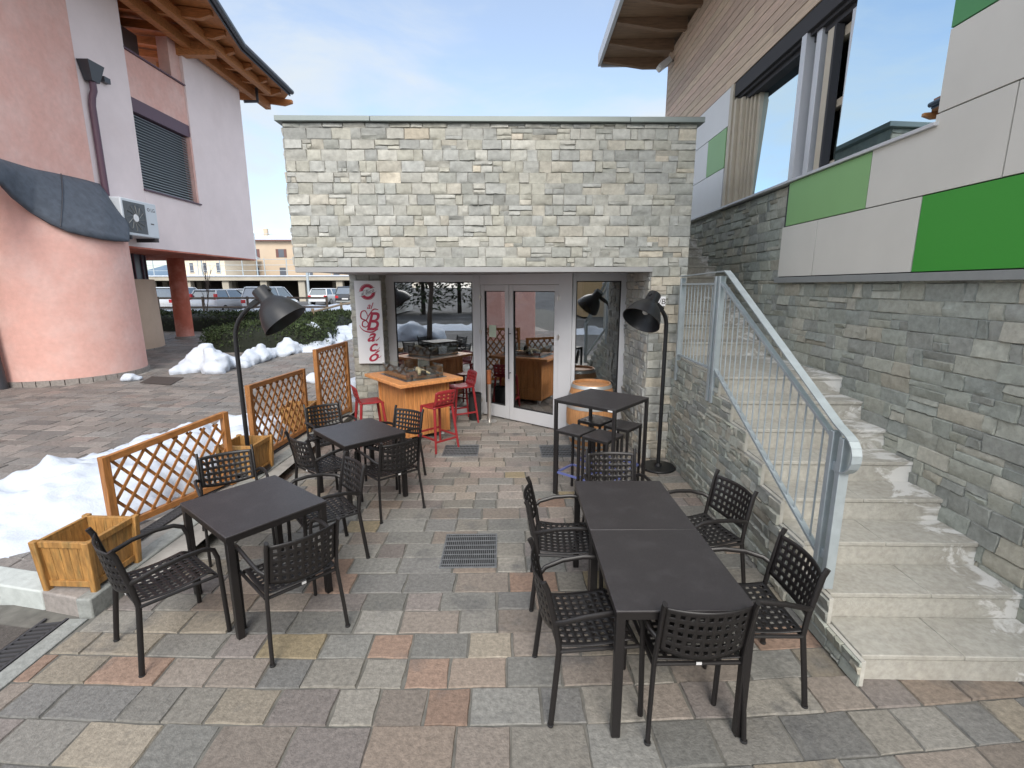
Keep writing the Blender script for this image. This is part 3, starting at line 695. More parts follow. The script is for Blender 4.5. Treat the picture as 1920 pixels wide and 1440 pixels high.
# eave
ze = 7.30
g = MB(); BWal.box(g, -3.5, 10.1, ze+.17, ze+.29, -6, 1.50); obj('roof', g, m_cap, T, world=True)
g = MB(); BWal.box(g, -3.45, 10.05, ze+.12, ze+.17, -6, 1.44); obj('eave_boards', g, m_roofw2, T, world=True, smooth=False)
g = MB(); BWal.box(g, -3.5, 10.11, ze+.02, ze+.28, 1.445, 1.51); BWal.box(g, 10.05, 10.11, ze+.0, ze+.28, -.5, 1.44); obj('fascia', g, m_alu, T, world=True)
for i in range(12):
    s = 10.0 - .85*i; g = MB()
    P = [BWal.p(s, ze+.115, .06), BWal.p(s, ze-.10, .06), BWal.p(s, ze-.10, .5), BWal.p(s, ze+.04, 1.42), BWal.p(s, ze+.115, 1.42)]
    g.prism(P, SD*-.11); obj('rafter', g, m_roofw2, T, world=True, smooth=False)
T = thing('flood_light', tuple(BWal.p(9.0,6.75,.06)), 0, 'small floodlight fixed under the timber eave', 'lamp')
g = MB(); c0 = BWal.p(9.05,6.95,.25); g.bar(c0+V((0.12,0,.06)), c0-V((.10,0,.10)), .22, .12); obj('body', g, m_alu, T, world=True, bevel=.01); g = MB(); g.tube([BWal.p(9.05,7.0,.06), c0], .02, 8); obj('arm', g, m_gap, T, world=True)
g = MB(); g.bar(c0-V((.10,0,.10)), c0-V((.115,0,.113)), .19, .09); obj('lens', g, m_bulb, T, world=True)
# ------------------------------------------------------------------ left building
T = thing('plastered_house', (-10.2, 16, 0), 0, 'salmon and lilac plastered house with deep timber eaves and a balcony', 'house')
BX = Basis((-10.2, 0, 0), (0,1,0), (1,0,0))
g = MB(); WT = 9.88
for a in ((13.1,14.9,3.4,WT+2),(17.5,21,3.4,WT),(14.9,17.5,3.4,5.03)): BX.box(g, a[0], a[1], a[2], a[3], -.45, 0)
BX.box(g, 20.6, 21, 3.4, WT, -9, -.45); BX.box(g, 13.1, 14.9, WT+2, 14, -.45, 0)
obj('lilac_wall', g, m_lilac, T, world=True, smooth=False, bevel=.01)
g = MB(); BX.box(g, 14.9, 17.5, 7.46, 8.65, -.42, -.06); obj('parapet', g, m_pink, T, world=True, smooth=False)
g = MB(); BX.box(g, 14.88, 17.52, 8.651, 8.69, -.45, .0); obj('sill', g, m_purple, T, world=True); g = MB(); BX.box(g, 14.88, 17.55, 5.0, 5.04, -.4, .05); obj('sill', g, m_purple, T, world=True)
g = MB(); BX.box(g, 14.9, 17.5, 7.10, 7.46, -.3, -.04); obj('blind_box', g, m_purple, T, world=True)
g = MB(); BX.box(g, 14.9, 17.5, 5.03, 7.46, -.6, -.43); BX.box(g, 14.9, 17.5, 8.65, 12, -1.9, -1.7); BX.box(g, 14.9,15.0,8.65,12,-1.7,-.45); obj('recess', g, m_gap, T, world=True, smooth=False)
g = MB(); BX.box(g, 17.42, 17.499, 5.04, 7.1, -.42, -.02); obj('reveal', g, m_pink, T, world=True, smooth=False); g = MB(); BX.box(g, 17.0, 17.499, 8.69, 9.86, -.44, -.1); obj('reveal', g, m_pink, T, world=True, smooth=False)
g = MB(); BX.box(g, 16.1, 17.3, 8.6, 10, -1.69, -1.2); obj('balcony_wall', g, m_grey, T, world=True)
wv = obj('window', MB(), m_purple, T, world=True)
g = MB(); n = 26
for i in range(n):
    z = 5.08+2.0*(i+.5)/n; P = [BX.p(14.95,z-.028,-.12), BX.p(17.42,z-.028,-.12), BX.p(17.42,z+.02,-.19), BX.p(14.95,z+.02,-.19)]; g.prism(P, (0,0,.006))
obj('blind', g, m_slat, wv); wv.children[0]['kind'] = 'part' if False else wv.children[0].get('kind', '') or ''
del wv.children[0]['kind']
g = MB(); BX.box(g, 14.9, 17.45, 5.04, 7.1, -.3, -.28); obj('pane', g, m_win, wv)
g = MB(); BX.box(g, 13.1, 21, 3.36, 3.4, -9, -.001); obj('underside', g, m_redc, T, world=True, smooth=False)
g = MB(); BX.box(g, 5, 13.1, 4.78, 14, -.4, .05); g.b2(-16,-11.35,5,12.0,.1,4.79); obj('salmon_wall', g, m_pink, T, world=True, smooth=False, bevel=.02)
g = MB(); BX.box(g, 11.5, 12.55, 9.35, 12, .05, .07); obj('side_window', g, m_purple, T, world=True); g = MB(); BX.box(g, 11.6, 12.4, 9.45, 12, .071, .08); obj('side_pane', g, m_win, T, world=True)
# round lower walls
Mb = Matrix.Translation((-10.85, 12.3, 0))
def drum_hit(u, v, r=1.62):
    D = ray(u, v); ox, oy = EYE.x+10.85, EYE.y-12.3; a = D.x*D.x+D.y*D.y; b = ox*D.x+oy*D.y; c = ox*ox+oy*oy-r*r; q = b*b-a*c
    t = (-b - sqrt(q))/a if q > 0 else -b/a
    return EYE + D*t
LOWE = [V((-9.85,8.0,4.40)), gx(0, 345, -9.85), gx(25, 372, -9.95)] + [drum_hit(u, v) for u, v in ((60,400),(95,420),(130,435),(165,443),(195,449),(220,452),(241,453))]
UPPE = [V((-10.12,8.0,4.88))] + [gx(u, v, -10.12) for u, v in ((0,300),(30,309),(62,318),(97,325),(130,332),(160,339),(185,346))] + [gx(214, 384, -9.95), gx(239, 420, -9.60)]
EDGA = [(atan2(p.y-12.3, p.x+10.85), p.z) for p in LOWE[3:]]; EDGA = [(EDGA[0][0]-.12, EDGA[0][1]+.7)] + EDGA
def drum_top(a):
    if a > pi: a -= 2*pi
    if a <= EDGA[0][0]: return EDGA[0][1]
    for (a0, z0), (a1, z1) in zip(EDGA[:-1], EDGA[1:]):
        if a0 <= a <= a1: return z0+(z1-z0)*(a-a0)/(a1-a0+1e-9)
    return EDGA[-1][1]
def drum_fn(u, v):
    a = -pi+2*pi*u; zt = drum_top(a)+.04; z = .24+(zt-.24)*v; r = 1.55-.010*z
    return V((-10.85+r*cos(a), 12.3+r*sin(a), z))
g = MB(); g.grid(drum_fn, 96, 6); obj('round_wall', g, m_pink, T, world=True, ang=80)
g = MB(); n = 40
for k in range(n):
    a0, a1 = 2*pi*k/n, 2*pi*(k+.93)/n
    g.hexa([Mb@V((r*cos(a), r*sin(a), z)) for z in (.05,.25) for r, a in ((1.5,a0),(1.58,a0),(1.58,a1),(1.5,a1))])
obj('plinth', g, m_kerbp, T, world=True, smooth=False)
Mc = Matrix.Translation((-13.75, 16.6, 0))
g = MB(); g.lathe([(1.95,.2),(1.9,2.55)], 48, Mc, cap1=True); obj('beige_round_wall', g, m_beigep, T, world=True, ang=80)
g = MB(); n = 30
for k in range(n):
    a0, a1 = 2*pi*k/n, 2*pi*(k+.93)/n
    g.hexa([Mc@V((r*cos(a), r*sin(a), z)) for z in (.1,.27) for r, a in ((1.9,a0),(1.985,a0),(1.985,a1),(1.9,a1))])
obj('plinth', g, m_kerbp, T, world=True, smooth=False)
g = MB(); g.lathe([(1.7,2.55),(1.7,3.36)], 24, Mc); w2 = obj('round_window', g, m_win, T, world=True, smooth=False)
g = MB()
for k in range(24):
    a = 2*pi*k/24; q = Mc@V((1.72*cos(a), 1.72*sin(a), 0)); g.tube([(q.x,q.y,2.55),(q.x,q.y,3.36)], .03, 6)
obj('mullion', g, m_purple, w2)
col = gz(347, 643, .3); 
g = MB(); cx, cy = -12.45, 19.35; g.lathe([(.30,.2),(.29,3.36)], 32, Matrix.Translation((cx,cy,0))); obj('column', g, m_redc, T, world=True, ang=80)
g = MB(); g.lathe([(.35,.1),(.35,.4),(.30,.41)], 24, Matrix.Translation((cx,cy,0))); obj('column_base', g, m_kerbp, T, world=True)
# slate canopy over the round wall: from the house wall down over the drum
def slate_fn(u, v):
    k = u*(len(LOWE)-1); i = min(int(k), len(LOWE)-2); q = k-i
    lo = LOWE[i].lerp(LOWE[i+1], q); up = UPPE[i].lerp(UPPE[i+1], q); b = sin(pi*min(1, v))*.10*min(1, (1-u)*4+.25)
    return up.lerp(lo, v) + V((.8*b, -.3*b, .75*b))
g = MB(); g.grid(slate_fn, 54, 10); obj('slate_canopy', g, m_slate, T, world=True, solid=.06, ang=70)
g = MB()
for us_ in (.50,): g.tube([slate_fn(us_, k/8)+V((.03,-.02,.03)) for k in range(9)], .010, 6)
obj('slate_seam', g, m_gut, T, world=True)
# downpipe and hopper
g = MB(); p = BX.p(13.42, 7.25, .13)
g.add([p+V(q) for q in ((-.11,-.12,0),(.09,-.12,0),(.09,.12,0),(-.11,.12,0),(-.12,-.25,.42),(.16,-.25,.42),(.16,.25,.42),(-.12,.25,.42))], [(3,2,1,0),(0,1,5,4),(1,2,6,5),(2,3,7,6),(3,0,4,7),(4,5,6,7)])
obj('rain_hopper', g, m_gut, T, world=True, smooth=False)
g = MB(); g.tube([BX.p(13.42,7.3,.13), BX.p(13.42,7.05,.13), BX.p(13.38,6.9,.10), BX.p(13.36,6.7,.08), BX.p(13.36,4.6,.08)], .075, 12); obj('downpipe', g, m_purple, T, world=True)
g = MB(); BX.box(g, 13.85, 14.05, 7.42, 7.55, 0, .12); obj('spout', g, m_gut, T, world=True)
g = MB(); q = gz(14, 728, .15); g.tube([(q.x-.12,q.y+.02,.1),(q.x-.32,q.y-.05,4.4)], .10, 12); obj('downpipe', g, m_gut, T, world=True)
# roof
rz_ = 10.0
poly = [(-6.3,7.5),(-8.04,15.31),(-8.66,18.22),(-8.74,22.2),(-9.53,23.37),(-20,23.4),(-20,7.5)]
g = MB(); g.prism([V((x,y,rz_+.10 + .12*max(0,-9-x))) for x, y in poly], (0,0,.12)); obj('eave_boards', g, m_roofw, T, world=True, smooth=False)
g = MB(); g.prism([V((x,y,rz_+.225 + .12*max(0,-9-x))) for x, y in poly], (0,0,.15)); obj('roof', g, m_tile, T, world=True, smooth=False)
g = MB()
ed = [V((x,y,rz_+.12)) for x, y in poly[:5]]
for a, b in zip(ed[:4], ed[1:4]):
    d = (b-a).normalized(); n = V((-d.y,d.x,0))*-1
    g.bar(a+n*.02, b+n*.02, .04, .26); g.tube([a+n*.10+V((0,0,.02)), b+n*.10+V((0,0,.02))], .095, 12)
obj('gutter', g, m_gut, T, world=True)
for i in range(13):
    y = 22.9-1.15*i; xe = -8.95 if y > 18.2 else -8.7+.225*(18.2-y)-.15
    g = MB(); P = [V((xe,y,rz_+.10)), V((xe,y,rz_-.02)), V((xe-.35,y,rz_-.12)), V((-13,y,rz_+.36)), V((-13,y,rz_+.58))]; g.prism(P, (0,.15,0)); obj('rafter', g, m_roofw, T, world=True, smooth=False)
g = MB(); g.bar((-10.0,14,WT+.0),( -10.0,23.0,WT+.0), .22, .28); g.bar((-9.35,17.9,WT-.02),(-10.8,17.35,WT-.25), .3, .38); g.bar((-9.3,9,WT+.06),(-9.3,21.5,WT+.06), .2,.26); obj('purlin', g, m_roofw, T, world=True, smooth=False)
g = MB(); g.tube([(-9.75,21.5,10.05),(-9.75,21.5,9.55),(-10.15,21.2,9.45)], .06, 10); obj('downpipe', g, m_gut, T, world=True)
# air conditioner
T = thing('air_conditioner', (-10.1, 13.0, 3.6), 0, 'pale grey outdoor air conditioning unit on brackets under the lilac wall', 'air conditioner')
Bac = Basis((-9.72, 13.05, 0), (.36,1,0), (1,-.36,0))
Bac = Basis(tuple(BX.p(13.2, 0, .08)), (.0,1,0), (1,0,0))
g = MB(); Bac.box(g, 0, 1.3, 3.62, 4.55, 0, .45); obj('casing', g, m_ac, T, world=True, bevel=.03)
Mf = Matrix.Translation(Bac.p(.45,4.08,.452)) @ Matrix.Rotation(pi/2, 4, 'Y')
g = MB(); g.lathe([(.33,.0),(.33,.012),(.36,.012),(.36,0)], 32, Mf); Bac.box(g,.06,.84,3.70,4.47,.45,.456); obj('grille', g, m_acd, T, world=True)
g = MB(); g.lathe([(.0,.02),(.09,.02),(.10,.008)], 24, Mf); obj('fan_hub', g, m_sign, T, world=True)
fb = MB()
for k in range(12):
    a = 2*pi*k/12; p = Mf@V((.1*cos(a),.1*sin(a),.014)); q = Mf@V((.32*cos(a+.5),.32*sin(a+.5),.014)); fb.bar(p, q, .02, .006)
obj('fan_guard', fb, m_trim, T, world=True)
text_obj('LG', .13, Bac.p(1.13,4.34,.453).x, 4.32, Bac.p(1.14,0,0).y, m_signk, T, 0, normal=(1,0), ext=.001, name='logo_lettering')
g = MB(); Ml = Matrix.Translation(Bac.p(.97,4.365,.453)) @ Matrix.Rotation(pi/2, 4, 'Y'); g.lathe([(.045,.0),(.045,.003),(.033,.003),(.033,0)], 20, Ml); obj('logo_ring', g, m_signk, T, world=True)
g = MB(); Bac.box(g, 1.0,1.12,3.98,4.01,.45,.455); obj('badge', g, m_signk, T, world=True)
g = MB(); Bac.box(g,.1,.16,3.52,3.62,-.08,.5); Bac.box(g,1.1,1.16,3.52,3.62,-.08,.5); obj('bracket', g, m_gap, T, world=True)
g = MB(); g.tube([Bac.p(.2,3.6,.2),Bac.p(.1,3.42,.2),Bac.p(-.1,3.45,.1),Bac.p(-.3,3.6,.05)], .03, 8); obj('hose', g, m_rub, T, world=True)
# ------------------------------------------------------------------ furniture: perforated sheets
def perforated(fn, nu, nv, hu, hv, mu, mv, sub=1):
    """grid of square holes; fn(u,v) in 0..1; mu/mv plain border"""
    def lines(n, h, mrg):
        xs = [0.0, mrg]; c = (1-2*mrg)/n
        for i in range(n):
            a = mrg+c*i; xs += [a+c*(1-h)/2, a+c*(1+h)/2, a+c]
        xs.append(1.0); out = []; kind = []
        for k in range(len(xs)-1):
            out.append((xs[k], xs[k+1]))
            kind.append(1 if 1 <= k < len(xs)-2 and (k-1) % 3 == 1 else 0)
        return xs, kind
    ux, ku = lines(nu, hu, mu); vx, kv = lines(nv, hv, mv)
    mb = MB(); W = len(ux)
    vs = [fn(u, v) for v in vx for u in ux]; fs = []
    for j in range(len(vx)-1):
        for i in range(W-1):
            if ku[i] and kv[j]: continue
            fs.append((j*W+i, j*W+i+1, (j+1)*W+i+1, (j+1)*W+i))
    mb.add(vs, fs); return mb
# --- terrace armchair (local: +Y is forward)
ch = thing('terrace_chair', (0,0,0), 0, '', 'chair', 'dark brown perforated metal armchairs')
def seat_fn(u, v):
    x = (u-.5)*.455; y = -.205+.43*v
    z = .455 - .018*sin(pi*min(1,v/.9)) - (.035*((v-.86)/.14)**2 if v > .86 else 0) + .008*(2*u-1)**2
    return V((x, y, z))
obj('seat', perforated(seat_fn, 9, 9, .52, .5, .045, .03), m_dark, ch, solid=.006, ang=60)
def back_fn(u, v):
    x = (u-.5)*.425; zz = .535+.265*v - .035*(1-(2*u-1)**2)*(1-v)
    y = -.218 - .05*v - .045*(1-(2*u-1)**2)
    return V((x, y, zz))
obj('backrest', perforated(back_fn, 9, 5, .50, .5, .04, .06), m_dark, ch, solid=.006, ang=60)
for sx in (-1, 1):
    g = MB(); g.tube([(sx*.222,-.292,.835),(sx*.222,-.272,.79),(sx*.222,-.222,.56),(sx*.226,-.205,.44),(sx*.244,-.235,.15),(sx*.25,-.25,.0)], .0165, 10, ry=.75); obj('rear_leg', g, m_dark, ch)
    g = MB(); g.tube([(sx*.25,.25,0),(sx*.248,.243,.3),(sx*.25,.235,.56),(sx*.255,.215,.625),(sx*.262,.16,.655),(sx*.268,.05,.662),(sx*.266,-.08,.65),(sx*.252,-.19,.62),(sx*.226,-.225,.60)], .0155, 10, ry=.8); obj('armrest', g, m_dark, ch)
    g = MB(); g.tube([(sx*.232,-.20,.435),(sx*.240,.24,.43)], .011, 8); obj('seat_rail', g, m_dark, ch)
for yy, zz in ((.228,.418),(-.2,.43)): g = MB(); g.tube([(-.228,yy,zz),(.228,yy,zz)], .011, 8); obj('cross_rail', g, m_dark, ch)
g = MB(); g.b2(-.014,.014,-.214,-.211,.43,.446); obj('tag', g, m_plate, ch)
for sx in (-1,1):
    g = MB(); g.lathe([(.017,0),(.0175,.012),(.015,.014)], 10, Matrix.Translation((sx*.25,-.25,0)), cap0=True); obj('foot', g, m_rub, ch)
CH = [((-2.23,2.93),-38.6,'chair at the near left corner, in front of the big wooden planter'),
      ((-1.44,3.0),45,'chair with its back to the viewer at the nearest left table'),
      ((-2.41,4.11),-144.4,'chair between the nearest left table and the lattice fence'),
      ((-1.53,3.91),127.9,'chair between the two left hand tables, turned towards the nearest one'),
      ((-2.18,5.975),-141.5,'chair in front of the tall lattice panel at the farther left table'),
      ((-1.90,4.97),-41.3,'chair on the near left side of the farther left table, by the kerb'),
      ((-1.32,5.66),148.5,'chair standing against the wooden fire table'),
      ((-1.2,4.85),42,'chair with its back to the viewer at the farther left table'),
      ((.46,3.37),-94,'farther chair on the left long side of the double table'),
      ((.465,2.47),-84,'nearer chair on the left long side of the double table'),
      ((.98,2.33),0,'chair at the near end of the double table, its back to the viewer'),
      ((.985,3.98),180,'chair at the far end of the double table, before the tall bar table'),
      ((1.515,3.46),102,'farther chair on the stair side of the double table'),
      ((1.435,2.545),86.6,'nearest chair beside the stair wall at the double table')]
for i, (c, a, lb) in enumerate(CH):
    if i == 0: ch.location = (c[0], c[1], 0); ch.rotation_euler = (0,0,radians(a)); ch['label'] = lb
    else: dup(ch, (c[0], c[1], 0), radians(a), lb)
# --- dining tables
tb = thing('terrace_table', (0,0,0), 0, '', 'table', 'dark brown terrace tables')
TW, TL, TH = .70, .81, .75
g = MB(); g.b2(-TW/2,TW/2,-TL/2,TL/2,TH-.012,TH); obj('tabletop', g, m_top, tb, bevel=.003)
g = MB()
for a in ((-TW/2+.004,TW/2-.004,-TL/2+.004,-TL/2+.024),(-TW/2+.004,TW/2-.004,TL/2-.024,TL/2-.004),(-TW/2+.004,-TW/2+.024,-TL/2+.024,TL/2-.024),(TW/2-.024,TW/2-.004,-TL/2+.024,TL/2-.024)): g.b2(*a, TH-.052, TH-.013)
obj('apron', g, m_dark, tb)
for sx in (-1,1):
    for sy in (-1,1):
        g = MB(); x, y = sx*(TW/2-.028), sy*(TL/2-.028); g.b2(x-.023,x+.023,y-.023,y+.023,.004,TH-.013); lg = obj('leg', g, m_dark, tb, bevel=.004)
        g = MB(); g.b2(x-.02,x+.02,y-.02,y+.02,0,.004); obj('glide', g, m_rub, lg)
for i, (x, y, a, lb) in enumerate(((-1.849,3.393,.871,'dark table nearest the viewer on the left, beside the lattice fence'),(-1.596,5.198,.732,'farther left dark table in front of the wooden fire table'),
      (.902,2.507,-.015,'nearer half of the double table in front of the stair wall'),(.914,3.318,-.015,'farther half of the double table, behind its twin'))):
    if i == 0: tb.location = (x,y,0); tb.rotation_euler = (0,0,a); tb['label'] = lb
    else: dup(tb, (x,y,0), a, lb)
# --- tall bar table and its stools
T = thing('bar_table', (1.08,5.19,0), radians(-41.9), 'tall square dark bar table with stools tucked beneath it', 'table')
S = .375; H = 1.10
g = MB(); g.b2(-S,S,-S,S,H-.008,H); obj('tabletop', g, m_top, T, bevel=.002)
g = MB()
for a in ((-S+.002,S-.002,-S+.002,-S+.03),(-S+.002,S-.002,S-.03,S-.002),(-S+.002,-S+.03,-S+.03,S-.03),(S-.03,S-.002,-S+.03,S-.03)): g.b2(*a, H-.036, H-.009)
obj('apron', g, m_dark, T)
for sx in (-1,1):
    for sy in (-1,1): g = MB(); x, y = sx*(S-.018), sy*(S-.018); g.b2(x-.017,x+.017,y-.017,y+.017,0,H-.009); obj('leg', g, m_dark, T, bevel=.003)
g = MB(); g.b2(.29,.34,-S-.001,-S+.003,H-.030,H-.014); obj('maker_label', g, m_plate, T)
st = thing('backless_stool', (0,0,0), 0, '', 'stool', 'square backless bar stools under the tall table')
a_, b_, h_ = .155, .17, .76
g = MB(); g.b2(-a_,a_,-b_,b_,h_-.008,h_); obj('seat', g, m_top, st, bevel=.003)
g = MB()
for q in ((-a_+.002,a_-.002,-b_+.002,-b_+.022),(-a_+.002,a_-.002,b_-.022,b_-.002),(-a_+.002,-a_+.022,-b_+.022,b_-.022),(a_-.022,a_-.002,-b_+.022,b_-.022)): g.b2(*q, h_-.034, h_-.009)
obj('seat_frame', g, m_dark, st)
for sx in (-1,1):
    for sy in (-1,1): g = MB(); x, y = sx*(a_-.014), sy*(b_-.014); g.b2(x-.0125,x+.0125,y-.0125,y+.0125,0,h_-.009); obj('leg', g, m_dark, st, bevel=.002)
g = MB(); z = .27
for q in ((-a_+.027,a_-.027,-b_+.004,-b_+.024),(-a_+.027,a_-.027,b_-.024,b_-.004),(-a_+.004,-a_+.024,-b_+.027,b_-.027),(a_-.024,a_-.004,-b_+.027,b_-.027)): g.b2(*q, z-.01, z+.01)
obj('footrest', g, m_blue, st)
for i, (x, y, lb) in enumerate(((.80,5.16,'leftmost black square stool with blue footrest under the bar table'),(1.05,4.93,'front black square stool with blue footrest, nearest under the bar table'),(1.36,5.33,'right black square stool under the bar table, nearest the stone pier'),(1.10,5.56,'rear black square stool under the bar table, nearest the barrel'))):
    if i == 0: st.location = (x,y,0); st.rotation_euler = (0,0,radians(-41.9)); st['label'] = lb
    else: dup(st, (x,y,0), radians(-41.9), lb)
# --- big desk-lamp shaped floor lamps
def floor_lamp(base, z0, top, axis, bendto, label, K_=1.13):
    T = thing('floor_lamp', base, 0, label, 'lamp', 'giant black desk lamp style floor lamps')
    O = V(base)
    g = MB(); g.lathe([(0,.0),(.215,.0),(.22,.012),(.215,.028),(.05,.036),(.04,.07),(.0,.07)], 40); obj('base', g, m_black, T)
    top = V(top)-O; bt = V(bendto)-O; rb = .30
    pts = [V((0,0,.05)), V((0,0,.6)), V((0,0,1.2)), V((0,0,bt.z))]
    p0, p3 = V((0,0,bt.z)), top; p1 = p0+V((0,0,(top.z-bt.z)*.62)); p2 = top - (V((top.x,top.y,0)).normalized()*.10+V((0,0,.07)))
    for k in range(1, 13):
        q = k/12; pts.append(p0*(1-q)**3+p1*3*q*(1-q)**2+p2*3*q*q*(1-q)+p3*q**3)
    g = MB(); g.tube(pts, .0245, 14); obj('pole', g, m_black, T)
    d = (pts[-1]-pts[-4]).normalized()
    g = MB(); g.bar(top-d*.13, top+d*.07, .055, .06); obj('bracket', g, m_black, T, bevel=.006)
    ax = V(axis).normalized(); zax = ax; xa = zax.cross(V((0,0,1))).normalized(); ya = zax.cross(xa)
    Ms = Matrix(((xa.x,ya.x,zax.x,0),(xa.y,ya.y,zax.y,0),(xa.z,ya.z,zax.z,0),(0,0,0,1)))
    o = top + d*.075 + V((0,0,.02)) - ax*.065
    Ms = Matrix.Translation(o) @ Ms
    prof = [(0,-.01),(.072,-.01),(.078,0),(.078,.115),(.092,.135),(.135,.175),(.175,.235),(.205,.305),(.222,.365),(.228,.385)]; Ms = Ms @ Matrix.Scale(K_, 4)
    g = MB(); g.lathe(prof + [(.222,.384),(.198,.305),(.168,.240),(.128,.182),(.085,.145),(0,.14)], 44, Ms); obj('shade', g, m_black, T, ang=50)
    g = MB(); Mk = Ms @ Matrix.Translation((.0,.0,.05)) @ Matrix.Rotation(pi/2, 4, 'X') @ Matrix.Translation((0,0,-.09)); g.lathe([(0,0),(.024,0),(.024,.18),(0,.18)], 14, Mk); obj('pivot', g, m_black, T)
    g = MB(); g.lathe([(0,.14),(.028,.14),(.028,.185),(.026,.19)], 14, Ms, cap1=True); obj('socket', g, m_rub, T)
    g = MB(); g.lathe([(.02,.19),(.034,.215),(.040,.245),(.032,.275),(.012,.29),(0,.291)], 18, Ms); obj('bulb', g, m_bulb, T)
    return T
floor_lamp((1.99,5.93,0.0), 0, (1.815,5.83,2.09), (-.50,-.42,-.76), (2.0,5.93,1.80), 'tall black floor lamp like a giant desk lamp by the stone pier', 1.0)
floor_lamp((-3.03,5.57,.16), .16, (-2.70,5.52,2.16), (.60,-.02,-.80), (-3.03,5.57,1.70), 'tall black floor lamp standing in the planter by the lattice fence')
# --- lattice fences and planters
def trellis(a, b, za0, za1, zb1, label):
    a, b = V((a[0],a[1],0)), V((b[0],b[1],0)); d = (b-a); L = d.length; B = Basis(a, d, (d.y,-d.x,0))
    T = thing('lattice_panel', (a.x,a.y,za0), 0, label, 'trellis', 'honey coloured wooden lattice panels')
    zt = lambda s: za1+(zb1-za1)*s/L
    for s in (0, L):
        g = MB(); B.box(g, s-.032, s+.032, za0, zt(s), -.032, .032); obj('post', g, m_wood, T, world=True, bevel=.004)
    g = MB(); zb = za0+.06
    def rail(z0, z1):
        w = B.n*.024; h = V((0,0,.028)); p, q = B.p(.033, z0), B.p(L-.033, z1); g.hexa([p-w-h,p+w-h,p+w+h,p-w+h,q-w-h,q+w-h,q+w+h,q-w+h])
    rail(zt(0)-.03, zt(L)-.03); obj('rail', g, m_woodh, T, world=True, smooth=False)
    g = MB(); rail(zb, zb); obj('rail', g, m_woodh, T, world=True, smooth=False)
    z0, z1 = zb+.028, (zt(0)+zt(L))/2-.058; H_ = z1-z0; x0, x1 = .033, L-.033; W_ = x1-x0
    slats = MB()
    for sg in (1,-1):
        k = .15; slp = 1.3; n = int((W_+H_/slp)/k)+2
        for i in range(-1, n+1):
            c = x0 + i*k - (H_/slp if sg > 0 else 0) + (.03)
            # line: s = c + t/slp*sg..., t from 0..H
            pts = []
            for t in (0, H_): pts.append([c+t/slp if sg > 0 else c+H_/slp*0-t/slp+0, t])
            (s0,t0),(s1,t1) = pts
            def clip(s0,t0,s1,t1):
                if s1 == s0: return None
                u0, u1 = 0.0, 1.0
                for lo, hi, p, q in ((x0,x1,s0,s1),):
                    for bound, sign in ((lo,1),(hi,-1)):
                        f0, f1 = sign*(p-bound), sign*(q-bound)
                        if f0 < 0 and f1 < 0: return None
                        if f0 < 0: u0 = max(u0, f0/(f0-f1))
                        elif f1 < 0: u1 = min(u1, f0/(f0-f1))
                return None if u0 >= u1 else (s0+(s1-s0)*u0, t0+(t1-t0)*u0, s0+(s1-s0)*u1, t0+(t1-t0)*u1)
            r = clip(s0,t0,s1,t1)
            if r: slats.bar(B.p(r[0], z0+r[1], .006*sg), B.p(r[2], z0+r[3], .006*sg), .012, .026)
    obj('lattice', slats, m_wood, T, world=True, smooth=False)
trellis((-3.47,4.08), (-3.06,5.22), .13, .865, .965, 'nearest lattice panel, behind the big front planter')
trellis((-3.12,5.90), (-3.01,7.26), .13, 1.125, 1.10, 'middle lattice panel beside the floor lamp')
trellis((-2.885,7.50), (-2.71,8.40), .13, 1.36, 1.38, 'tall narrow lattice panel nearest the stone building')
pl = thing('wooden_planter', (0,0,0), 0, '', 'planter', 'open wooden planter boxes')
def planter_parts(T, w, d, h):
    tp = .03
    for sx in (-1,1):
        for sy in (-1,1):
            x, y = sx*(w/2-.03), sy*(d/2-.03); g = MB()
            g.hexa([V((x+q[0]*.022, y+q[1]*.022, 0)) for q in ((-1,-1),(1,-1),(1,1),(-1,1))]+[V((x+sx*tp*.6+q[0]*.024, y+sy*tp*.6+q[1]*.024, h)) for q in ((-1,-1),(1,-1),(1,1),(-1,1))]); obj('corner_post', g, m_plant, T, bevel=.006)
    def side(nm, ax, sg, half, dist):
        g = MB(); n = 5; rl = MB()
        for i in range(n):
            a0 = -half+.02+(2*half-.04)*i/n; a1 = -half+.02+(2*half-.04)*(i+1)/n-.003
            P = []
            for z, k in ((.045,1.0),(h-.03,1.0+tp*.6/dist)):
                for t_ in (0,.016):
                    for a in ((a0,a1) if t_ == 0 else (a1,a0)): P.append(V((a*k, sg*(dist*k-t_-.012), z)) if ax == 'y' else V((sg*(dist*k-t_-.012), a*k, z)))
            if (ax == 'y') == (sg > 0): P = [P[3],P[2],P[1],P[0],P[7],P[6],P[5],P[4]]
            g.hexa(P)
        obj('side_boards', g, m_plant, T, smooth=False)
        for z, k in ((.055,1.0+tp*.6/dist*.1),(h-.03,1.0+tp*.6/dist)):
            p, q = (V((-(half-.01)*k, sg*(dist*k-.012), z)), V(((half-.01)*k, sg*(dist*k-.012), z))) if ax == 'y' else (V((sg*(dist*k-.012), -(half-.01)*k, z)), V((sg*(dist*k-.012), (half-.01)*k, z)))
            rl = MB(); rl.bar(p, q, .028, .045); obj('rail', rl, m_plant, T, bevel=.003)
    side('front','y',-1,w/2-.03,d/2-.03); side('back','y',1,w/2-.03,d/2-.03); side('l','x',-1,d/2-.03,w/2-.03); side('r','x',1,d/2-.03,w/2-.03)
    g = MB(); g.b2(-w/2+.05,w/2-.05,-d/2+.05,d/2-.05,.03,.045); obj('bottom', g, m_plant, T)
planter_parts(pl, .42, .44, .40)
pl.location = (-3.14,3.44,.135); pl.rotation_euler = (0,0,radians(-4)); pl['label'] = 'empty honey coloured planter box on the front kerb corner'
